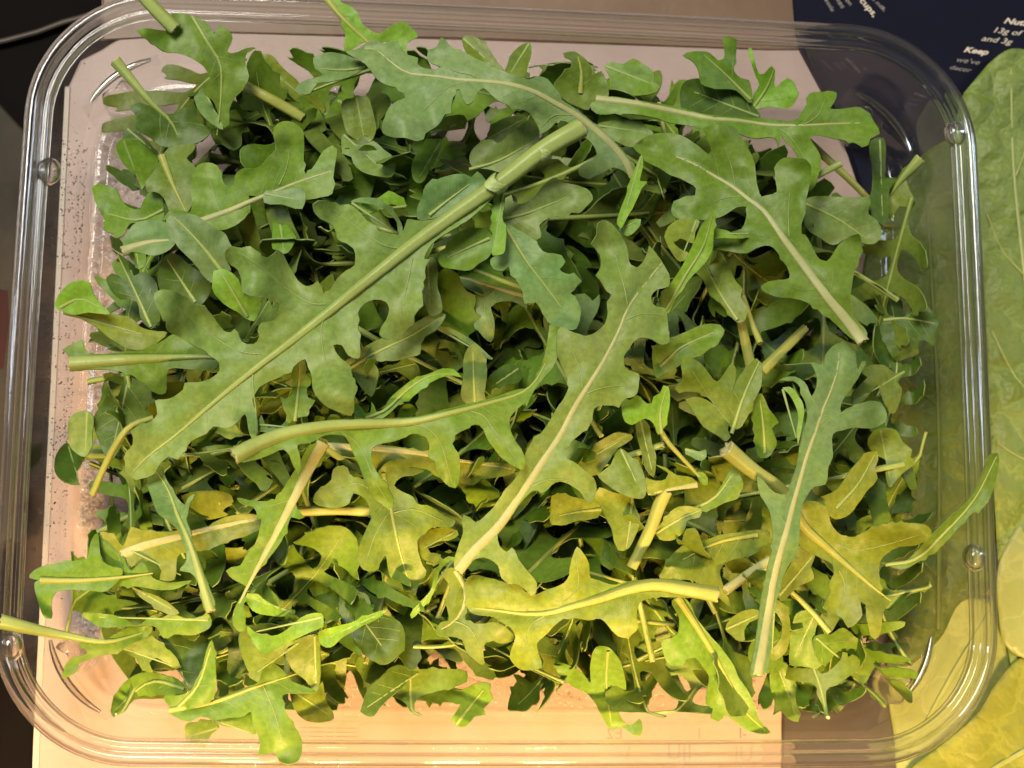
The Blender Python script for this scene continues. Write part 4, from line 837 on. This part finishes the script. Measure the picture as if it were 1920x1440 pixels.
# --- top layer
T('near middle leaf with a thick curved yellow green stem', (41, 42, 42, 40), 'y', 'Z8 710,370 760,355 810,370 860,380 930,400 1000,415 1040,450 1090,465 1150,440 1230,410 1270,380 1290,290 1310,220 1325,195 1360,230 1390,290 1400,370 1450,385 1520,410 1620,390 1750,375 1880,380 Z9 60,400 150,430 185,450 180,480 60,480 Z8 1850,480 1750,480 1680,510 1660,600 1670,650 1610,700 1560,700 1500,640 1460,600 1390,610 1330,600 1250,600 1200,640 1150,690 1100,740 1110,800 1130,870 1070,890 1000,880 950,820 960,760 980,700 950,650 900,620 860,590 780,580 720,560 700,480', 'Z9 183,465 0,432 Z8 1750,410 1600,440 1450,490 1300,530 1150,570 1000,570 850,550 730,540', ('Z8 1610,470 1615,600 1630,690', 'Z8 1150,580 1060,640 1040,780', 'Z8 1200,555 1330,420 1320,250'), sw=26, rib='y', cup=.8, nick='near middle leaf with a curved stem')
T('narrow left leaf with a thick pale midrib ending near the left', (43, 42, 40), 'g', 'Z7 1305,610 1330,520 1385,420 1330,390 1290,360 1270,330 1300,310 1350,300 1380,250 1430,190 1460,100 1470,40 E 235,890 200,830 150,815 118,785 180,795 250,800 310,790 340,750 370,700 410,640 450,570 480,520 555,505 560,560 520,620 480,680 440,740 415,800 420,840 455,880 430,890 390,880 370,930 340,1000 290,1070 240,1130 190,1200 180,1230 Z7 1400,420 1380,470 1370,540 1380,600 1370,670 1340,670', 'E 550,510 480,630 400,790 330,930 260,1060 180,1210 100,1370', sw=22, rib='p', nick='narrow leaf with a thick pale midrib')
T('small bright crescent leaf right of the narrow midrib leaf', (36, 38, 38), 'l', 'Z7 1390,455 1450,470 1530,520 1600,545 1660,550 1600,585 1500,580 1420,555 1385,500')
T('smooth leaf with a pale green stem pointing down at the near left', (46, 45, 40), 'b', 'Z4 840,1180 900,1180 940,1260 1000,1360 1040,1400 1060,1360 1100,1340 1070,1390 1060,1450 Z7 1050,40 1070,100 1090,200 1130,300 1180,430 1210,520 1180,565 1150,550 1130,470 1110,390 1070,340 1010,330 1050,270 1030,180 1000,100 950,50 890,10 Z4 860,1380 830,1280', 'Z7 1185,555 1150,440 1100,270 1050,130 1000,20 Z4 950,1320 880,1210', sw=15, nick='pale green stem at the near left')
T('small pointed leaf with side teeth above the curved stem', (41, 44), 'g', 'E 435,30 455,70 465,130 460,165 490,195 470,230 475,280 510,295 480,340 460,370 400,390 380,410 360,340 340,285 380,290 395,260 385,220 355,205 385,190 400,140 410,80', 'E 408,400 425,250 437,60', sw=5, nick='small pointed toothed leaf')
T('bright green leaf arching above the curved leaf stem', (42, 44, 42), 'l', 'E 700,310 740,330 760,360 785,355 790,300 805,320 815,350 850,340 880,290 920,250 1000,190 1080,160 1150,135 1200,140 1240,180 1200,172 1130,185 1060,225 1000,275 930,315 870,370 800,400 720,390 700,350', 'E 760,385 860,345 960,250 1090,170 1225,165', sw=5, nick='bright arching leaf')
T('bright narrow upright lobe right of the centre top', (40, 43), 'l', 'Z2 1690,870 1695,950 1680,1020 1720,1025 1690,1060 1650,1150 1600,1240 1570,1290 1550,1260 1570,1180 1600,1100 1630,1000', nick='bright narrow upright lobe')
T('small bright tongue lobe under the narrow upright lobe', (40, 42), 'l', 'Z2 1560,1290 1620,1240 1685,1235 1680,1270 1610,1330')
T('pale leaflet left of the long far leaf', (38, 39), 'b', 'B 90,340 100,320 150,290 230,270 190,240 180,210 200,170 260,155 330,165 390,190 450,225 400,260 330,290 250,305 200,310 180,340 120,365', 'B 440,230 330,245 200,235')
T('long blue green leaf arching along the far side', (38, 42, 45, 44, 40), 'b', 'B 1770,785 1790,740 1775,710 1720,640 1640,560 1560,490 1480,430 1420,390 1390,340 1350,290 1300,275 1260,290 1200,275 1130,250 1070,230 1060,205 1030,205 980,180 930,150 890,140 840,100 820,80 800,120 760,150 750,190 770,210 820,230 790,240 740,235 700,215 705,185 650,170 620,140 600,105 570,100 530,115 490,95 450,105 400,140 345,155 400,190 440,215 470,250 500,290 550,320 610,340 640,380 600,400 560,430 540,480 525,520 530,560 580,580 640,585 700,600 730,590 740,560 790,530 820,500 840,465 870,460 870,430 880,380 895,345 910,340 930,390 950,420 980,400 1000,360 1030,335 1060,360 1110,400 1180,430 1250,450 1300,520 1320,555 1370,530 1400,500 1440,500 1500,540 1540,580 1580,620 1600,680 1560,700 1510,730 1510,770 1560,780 1620,760 1680,730 1730,750', 'B 1775,775 1740,700 1680,625 1600,550 1500,472 1400,415 1280,350 1150,312 1020,298 900,290 780,272 660,260 600,228 540,180 490,140 430,135', ('B 960,298 850,330 800,380 730,450', 'B 1020,298 980,270 880,245 820,180', 'B 1480,470 1380,470 1320,530'), sw=13, rib='p', cup=-1.2, nick='long blue green far leaf')
T('big right leaf with a pale pink midrib and stem at its lower right', (44, 43, 42, 38), 'g', 'C 280,690 320,650 400,610 470,605 560,620 620,650 680,690 730,735 747,715 735,650 700,580 760,560 880,570 930,640 980,720 1010,800 1020,900 1050,990 1080,980 1140,960 1130,880 1140,790 1180,755 1260,755 1320,765 1345,800 1340,900 1320,1000 1310,1090 1290,1150 1290,1210 D 1310,130 1370,240 1400,280 1440,290 1480,240 1510,190 1560,150 1630,120 1650,170 1640,260 1610,340 1590,430 1580,520 1590,600 1640,660 1685,720 1670,770 1630,775 1560,730 1500,670 1430,610 1340,545 1240,510 1150,505 1080,480 1045,445 1080,415 1150,400 1215,390 1210,340 1180,290 1140,230 1100,195 1040,200 960,240 880,235 800,220 765,215 765,160 850,140 C 870,1200 930,1180 960,1100 960,1050 900,1055 830,1100 770,1120 720,1130 640,1125 540,1120 505,1080 530,1020 600,985 650,980 655,940 620,910 560,880 500,860 440,820 380,790 330,740', 'D 1655,768 1560,640 1460,520 1360,390 1270,270 1180,150 1120,60 1050,-30 C 980,1010 880,930 760,860 640,790 520,740', ('C 890,925 875,830 830,690', 'C 920,985 850,990 760,1020', 'C 1215,1230 1210,1100 1220,940'), sw=22, rib='p', cup=1.0, nick='big right leaf')
T('blue green leaf standing at the right with its stem toward the near rim', (50, 45, 41, 38), 'b', 'Z9 380,905 395,920 430,925 465,910 490,800 520,520 545,450 560,370 600,290 640,240 655,130 665,0 Z6 690,1360 740,1300 800,1285 815,1240 820,1180 845,1130 840,1060 845,1000 900,980 960,965 1060,970 1110,950 1150,910 1140,870 1110,825 1050,815 980,840 920,860 890,880 890,830 920,780 950,740 1000,660 1030,590 1010,590 985,640 975,600 970,540 940,490 900,480 840,510 800,560 790,610 720,600 740,640 755,690 750,740 725,790 700,730 660,690 600,680 540,700 620,700 660,740 680,800 700,870 690,950 670,1000 655,1080 640,1180 610,1270 580,1340 520,1330 440,1250 420,1240 430,1330 470,1400 Z9 490,0 505,130 500,220 480,300 460,400 440,500 420,650 400,780', 'Z9 420,915 450,750 480,560 510,380 550,220 590,80 Z6 620,1400 660,1260 700,1120 750,980 790,860 840,740 870,640 880,540', ('Z6 775,965 860,900 940,870 1060,860',), sw=16, rib='p', cup=-1.0, nick='blue green right leaf')
T('curled lime edge left of the blue green right leaf', (40, 42), 'l', 'Z6 560,740 600,735 640,770 680,840 683,880 670,960 650,1060 640,1000 650,900 630,830 600,780')
T('bright pointed leaf crossing up right of the central leaf', (40, 43, 47), 'l', 'C 770,1065 772,1110 760,1240 D 755,220 700,310 640,370 580,440 530,520 490,600 440,570 440,500 500,420 560,340 600,260 640,180 680,90 720,30 C 765,1070', 'D 475,580 600,360 700,200 755,10', sw=6, nick='bright pointed leaf')
T('leaf with a long lobe right of the thick cut stem', (43, 44, 43), 'p', 'B 1120,960 1130,900 1170,870 1180,900 1220,915 1280,880 1330,820 1390,780 1420,805 1500,820 1560,850 1578,890 1540,930 1510,960 1470,955 1440,985 1390,975 1330,1000 1310,1020 1320,1080 1270,1095 1220,1080 1160,1030 1130,1010', 'B 1125,990 1250,960 1350,920 1450,880', sw=5, nick='long lobe right of the cut stem')
T('toothed grey green leaf hanging below the thick cut stem', (44, 45, 43), 'b', 'B 1125,1000 1200,1040 1290,1100 1330,1150 1420,1170 1430,1200 1410,1240 1440,1260 1500,1275 1515,1300 1480,1330 1465,1360 1500,1400 1515,1430 Z5 1345,340 1320,410 1270,415 1200,395 1160,370 1130,320 1090,260 1030,270 1020,210 980,130 940,60 B 1160,1220 1130,1250 1080,1240 1065,1190 1100,1170 1125,1100', 'B 1130,1010 1190,1110 1260,1220 1330,1310 1420,1430', sw=6, nick='toothed leaf below the cut stem')
T('lobe under the thick cut stem with its own midrib', (44, 43), 'g', 'B 800,1170 840,1130 900,1060 960,1035 1040,1040 1075,1070 1080,1130 1060,1175 1010,1210 960,1245 880,1240 820,1225', 'B 1060,1085 960,1130 850,1180')
T('central leaf with a pale pink midrib running down to the left', (44, 46, 46, 45), 'p', 'E 1205,1130 1225,1160 1245,1150 1290,1100 1350,1080 Z8 830,262 880,300 900,370 940,395 1000,410 1050,450 1090,460 1100,400 1075,360 1040,320 1000,270 960,200 930,225 890,190 880,130 890,80 E 1430,940 1440,905 1500,850 1580,760 1600,745 1660,750 1690,720 1730,700 1790,720 1840,760 1870,810 1890,810 1915,740 1900,680 1860,650 1800,600 1770,590 1760,540 1790,500 1830,470 1880,420 Z5 1410,920 1420,860 1470,840 1560,840 1600,800 1650,790 1672,740 1670,660 1620,645 1580,600 1590,560 1620,520 1655,470 1680,460 1750,470 1800,500 1845,490 1845,440 1850,400 D 495,720 485,640 470,570 420,560 390,540 385,500 420,460 490,440 500,390 470,320 430,260 400,220 375,195 365,230 340,290 300,325 265,310 250,250 240,190 200,120 150,60 100,38 65,60 60,130 25,185 60,200 80,250 85,320 60,370 80,400 120,470 150,490 120,530 125,600 110,660 60,710 0,735 Z5 1340,440 1280,420 1230,400 1210,480 1215,560 1240,620 1275,690 1280,740 1250,800 1210,860 1170,930 1120,1000 1090,1020 1060,1060 1030,1120 E 1520,670 1460,740 1400,830 1350,880 1310,905 1280,880 1250,870 1240,900 1250,940 1230,1010 1205,1090', 'E 1225,1145 1300,1050 1420,930 1500,820 1580,700 1660,580 1740,460 1800,340 1920,150 D 110,870 200,690 245,570 300,490 400,360 450,300', ('D 245,545 225,440 190,320 160,200 125,100', 'D 235,640 300,610 370,600 450,615', 'D 0,1080 100,1045 200,1035 300,1045', 'Z5 1355,740 1350,660 1310,560 1270,460', 'E 1560,740 1680,690 1790,700 1880,740'), sw=17, rib='p', cup=1.0, vw=2.2, step=9, nick='central leaf')
T('leaf with a curved light green stem and lobes hanging down, centre left', (52, 49, 47, 47, 44), 'g', 'E 95,545 200,490 330,440 480,410 650,390 850,385 1000,378 1200,330 1400,280 1520,240 1580,230 1610,180 1640,120 1660,50 Z5 1185,385 1220,400 1225,480 1215,570 1190,630 1130,700 1090,750 1060,800 1040,850 E 1560,310 1500,360 1480,400 1500,480 1540,540 1560,600 1550,640 1515,630 1440,580 1400,530 1370,490 1350,440 1330,420 1290,420 1260,440 1210,470 1195,510 1225,560 1235,630 1230,700 1210,735 1180,725 1140,690 1110,640 1110,600 1075,580 1080,520 1070,490 1040,470 1000,460 960,480 900,500 850,510 800,530 790,570 800,620 830,670 870,730 900,790 895,835 860,820 800,780 770,720 740,650 720,600 690,540 670,490 640,470 560,470 520,490 480,510 420,520 430,560 440,640 430,660 400,620 380,570 350,540 300,560 220,590 150,605 115,600', 'E 108,572 200,522 330,470 480,436 650,415 850,410 1000,400 1200,355 1400,302 1540,258 1610,200 1660,110', ('E 640,455 710,500 760,580 800,680 875,810', 'E 1000,415 1080,440 1140,520 1170,620 1195,710', 'E 1290,350 1350,370 1400,440 1450,500 1520,600'), sw=25, rib='g', cup=-.7, nick='curved stem leaf')
T('small folded leaflet standing on the curved light green stem', (45, 47), 'b', 'E 220,440 240,370 260,420 300,440 340,420 360,400 380,430 300,455')
T('largest leaf, pale underside up, with a thick cut stem pointing upper right', (52, 50, 48, 47, 45, 43), 'p', 'P 925,340 B 1060,830 1000,860 930,900 860,950 770,990 690,995 650,990 A 1672,690 1640,720 1580,720 1530,700 1510,670 1470,650 1430,600 1390,565 1365,550 1310,555 1240,530 1190,530 1160,550 1165,590 1200,630 1270,670 1290,710 1300,750 1350,770 1390,800 1400,850 1395,890 1350,920 1300,960 1270,1010 1235,1050 1220,1050 1210,1010 1185,980 1160,1000 1120,1010 1080,980 1050,940 1020,890 985,820 960,805 935,830 905,850 870,840 840,810 810,785 760,795 690,788 665,810 670,860 700,890 740,920 760,980 765,1040 800,1060 900,1075 960,1100 970,1140 965,1190 920,1210 870,1215 862,1240 860,1290 830,1335 790,1335 760,1320 740,1270 720,1250 700,1270 660,1260 620,1210 590,1170 570,1150 550,1120 500,1115 430,1065 370,1035 310,1030 270,1050 270,1100 300,1160 335,1210 340,1260 400,1290 480,1340 560,1380 Z4 1180,560 1230,600 1235,640 1200,680 1120,710 1040,715 1030,750 960,800 870,815 880,850 885,890 850,930 790,950 735,985 748,1020 745,1060 710,1110 705,1160 705,1210 740,1245 800,1250 850,1235 910,1160 950,1130 1000,1145 1040,1090 1080,1040 1160,1000 1200,960 1280,970 1330,940 1380,890 1405,1000 1430,1040 1450,990 1445,900 1420,800 E 200,280 230,230 280,200 330,180 380,150 420,110 460,90 475,130 495,180 500,240 530,290 580,330 650,360 690,370 705,330 700,290 720,230 700,200 690,160 680,120 640,90 610,50 600,20 Z5 0,500 40,560 100,575 105,480 95,390 105,360 95,320 130,270 190,245 250,260 270,300 250,360 225,400 215,440 250,470 300,465 340,440 380,400 410,385 410,340 440,300 460,280 455,200 465,120 475,60 500,20 B 735,1190 760,1130 800,1090 900,1030 1000,960 1060,900 1090,870 1130,850', 'P 1088,241 1022,279 942,340 870,390 780,455 700,518 610,590 540,645 480,690 400,755 330,815 270,862 250,885', ('A 1660,800 1560,780 1450,710 1330,620 1230,560', 'A 1230,1110 1160,1110 1080,1070 960,980 850,890 760,830', 'A 860,1390 760,1380 640,1320 520,1230 400,1130 310,1060', 'A 1720,850 1690,1000 1660,1120 1650,1230', 'A 1240,1170 1210,1220 1210,1330 1230,1440 E 560,190 620,310', 'Z4 1420,640 1425,760 1440,880 1440,1000'), sw=33, rib='g', cup=1.2, vw=2.8, step=9, nick='largest leaf')
T('narrow bright lobe folded down beside the thick cut stem', (49, 47), 'l', 'B 1095,870 1130,850 1140,900 1125,980 1145,1040 1145,1100 1130,1165 1085,1165 1075,1080 1075,960', nick='narrow folded lobe')
# sheath left where a leaf was cut from the thick stem
def collar(px, py, z, ang, w):
    c = P(px, py, z); V = []; F = []; t = np.array([math.cos(ang), math.sin(ang), .05]); s = np.array([-math.sin(ang), math.cos(ang), 0]); n = np.array([0, 0, 1.])
    for i, (a, rr) in enumerate(((-.55, .98), (-.25, 1.06), (.05, 1.12), (.2, 1.05), (.1, .95))):
        for k in range(14):
            th = 2 * math.pi * k / 14; j = 1 + .07 * math.sin(5 * th + i) + .05 * math.sin(9 * th)
            V.append(c + t * (a + .18 * math.sin(2 * th + px)) * w * 1e-4 + (s * math.cos(th) + n * math.sin(th)) * w * .5e-4 * rr * j)
    for i in range(4): F += [(i * 14 + k, i * 14 + (k + 1) % 14, (i + 1) * 14 + (k + 1) % 14, (i + 1) * 14 + k) for k in range(14)]
    return V, F
big = SCAN[-2][0]
V, F = join([collar(932, 345, 51.1, math.radians(38), 33), collar(1023, 281, 52.2, math.radians(36), 31)]); mesh('stem_sheath', V, F, M_sheath, big)

# ------------------------------------------------------------------ the rest of the heap, whole leaves bent in space
HEAP = np.array([(250, 190), (215, 330), (210, 520), (200, 690), (165, 850), (200, 980), (150, 1080), (230, 1220), (360, 1240), (420, 1290), (640, 1260), (760, 1220), (1000, 1190), (1180, 1260), (1400, 1270), (1600, 1250), (1640, 1080), (1680, 900), (1710, 620), (1680, 420), (1600, 330), (1560, 230), (1400, 200), (1100, 170), (900, 150), (700, 130), (520, 130), (380, 170)], float)
n_f = 0; tries = 0
while n_f < 185 and tries < 3000:
    tries += 1
    q = np.array([[random.uniform(150, 1720), random.uniform(130, 1290)]])
    if not inside(HEAP, q)[0]: continue
    lvl = (n_f % 19) / 18.0
    z = (4 + 22 * lvl) * mm
    edge = seg_dist(q, np.vstack([HEAP, HEAP[:1]]))[0][0]
    if edge < 95: z = min(z, .004 + edge * 1.6e-4)
    Lf = random.uniform(420, 780) * (1.0 if edge > 150 else .72); ang = random.uniform(0, 2 * math.pi)
    p = P(q[0, 0], q[0, 1], z * 1e3)
    if edge < 200:        # near the side they lie along it rather than across
        e2 = project(np.array([p + np.array([math.cos(ang), math.sin(ang), 0]) * Lf * .5e-4, p - np.array([math.cos(ang), math.sin(ang), 0]) * Lf * .5e-4]))
        if not inside(HEAP, e2).all(): continue
    r0 = random.gauss(0, .9)
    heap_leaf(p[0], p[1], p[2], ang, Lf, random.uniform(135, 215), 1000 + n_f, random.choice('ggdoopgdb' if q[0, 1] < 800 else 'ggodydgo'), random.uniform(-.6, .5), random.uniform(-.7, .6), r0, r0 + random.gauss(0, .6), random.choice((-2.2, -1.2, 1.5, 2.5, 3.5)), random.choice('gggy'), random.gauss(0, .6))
    n_f += 1

for k, (x, y, z, a, L) in enumerate(((460, 1215, 16, 20, 330), (560, 1235, 14, 100, 300), (640, 1215, 16, 200, 330), (700, 1255, 12, 350, 320), (780, 1200, 18, 80, 330), (880, 1190, 20, 150, 340), (960, 1165, 22, 30, 330),
        (1060, 1200, 18, 250, 330), (1180, 1215, 16, 100, 340), (1260, 1230, 15, 10, 330), (1340, 1230, 15, 60, 340), (1500, 1235, 15, 170, 330), (1560, 1230, 16, 80, 320), (1600, 1190, 18, 300, 320), (1560, 1150, 22, 200, 360),
        (1480, 1170, 20, 120, 380), (1400, 1150, 20, 20, 380), (300, 1190, 18, 70, 320), (250, 1130, 18, 160, 340), (340, 1130, 22, 10, 380), (230, 1060, 20, 40, 330), (420, 1150, 22, 310, 380), (1640, 1060, 22, 90, 340), (1660, 960, 22, 250, 340),
        (1680, 700, 22, 80, 340), (1660, 560, 22, 260, 340), (560, 180, 20, 200, 340), (700, 190, 22, 20, 340), (880, 170, 22, 170, 320), (1010, 190, 22, 60, 320), (1110, 200, 24, 340, 320), (1230, 210, 24, 120, 320), (330, 220, 20, 240, 320), (250, 560, 22, 80, 320), (240, 880, 20, 100, 320))):
    p = P(x, y, z); r0 = random.gauss(0, .7)
    heap_leaf(p[0], p[1], p[2], R(a), L * 1.15, random.uniform(100, 150), 3000 + k, random.choice('ggod'), random.uniform(-.5, .4), random.uniform(-.6, .4), r0, r0 + random.gauss(0, .6), random.choice((-2.2, 1.5, 2.5)), 'g', random.gauss(0, .8))

# ------------------------------------------------------------------ which leaves can be seen, and what tells each one apart
allV = []; allF = []; own = []; o_ = 0
for k, (root, V, F, lab, t) in enumerate(SCAN):
    allV.append(V); allF += [tuple(i + o_ for i in f) for f in F]; own += [k] * len(F); o_ += len(V)
allV = np.vstack(allV); bvh = BVHTree.FromPolygons(allV.tolist(), allF)
hits = {}; grid = {}
C0 = Vector(CAM)
for iy in range(0, 1440, 5):
    for ix in range(0, 1920, 5):
        d = Vector(f_ + RX * ((ix - 960) / FPX) - UX * ((iy - 720) / FPX)).normalized()
        h = bvh.ray_cast(C0, d)
        if h[2] is not None: k = own[h[2]]; hits.setdefault(k, []).append((ix, iy)); grid[(ix, iy)] = k
gone = []
where_x = ('at the far left', 'left of centre', 'in the middle', 'right of centre', 'at the far right')
where_y = ('along the far side', 'in the far half', 'halfway down', 'in the near half', 'along the near side')
tone = dict(g='green', d='dark green', o='olive green', y='yellow green', b='blue green', p='grey green', l='bright green', s='pale')
def heading(a):
    return ('right', 'upper right', 'top', 'upper left', 'left', 'lower left', 'bottom', 'lower right')[int(round(a / (math.pi / 4))) % 8]
used = {}
named = [k for k, s in enumerate(SCAN) if s[3]]
cen = {k: np.mean(hits[k], 0) for k in hits}
for k, s in enumerate(SCAN):
    root, V, F, lab, t = s
    n = len(hits.get(k, ()))
    if n < 3 and lab is None: gone.append(root); continue
    if lab is not None: used[lab] = 1; continue
for k, s in enumerate(SCAN):
    root, V, F, lab, t = s
    if lab is not None or s[0] in gone: continue
    n = len(hits[k]); c = cen[k]
    size = 'barely visible' if n < 14 else 'small' if n < 50 else 'half hidden' if n < 140 else 'broad'
    near = sorted((np.hypot(*(cen[j] - c)), j) for j in cen if SCAN[j][3] and SCAN[j][0]['category'] == 'arugula leaf' and 'nick' in SCAN[j][0])
    done = False
    for _, j in near[:8]:
        dx, dy = c - cen[j]
        side = ('right of' if dx > 0 else 'left of') if abs(dx) > abs(dy) else ('below' if dy > 0 else 'above')
        for form in ('{size} {tone} arugula leaf {side} the {nick}', '{size} {tone} arugula leaf pointing {hd}, {side} the {nick}'):
            L_ = form.format(size=size, tone=tone[t], side=side, nick=SCAN[j][0]['nick'], hd=heading(root['_ang']))
            if L_ not in used and len(L_.split()) <= 16: done = True; break
        if done: break
    used[L_] = 1; root['label'] = L_
for root in gone:
    for ch in list(root.children): bpy.data.objects.remove(ch, do_unlink=True)
    bpy.data.objects.remove(root, do_unlink=True)
for o in list(S.objects):
    for kk in ('_ang', 'nick'):
        if kk in o: del o[kk]
print('leaves', len(SCAN), 'removed', len(gone), 'unseen traced', [SCAN[k][3] for k in named if len(hits.get(k, ())) < 6])
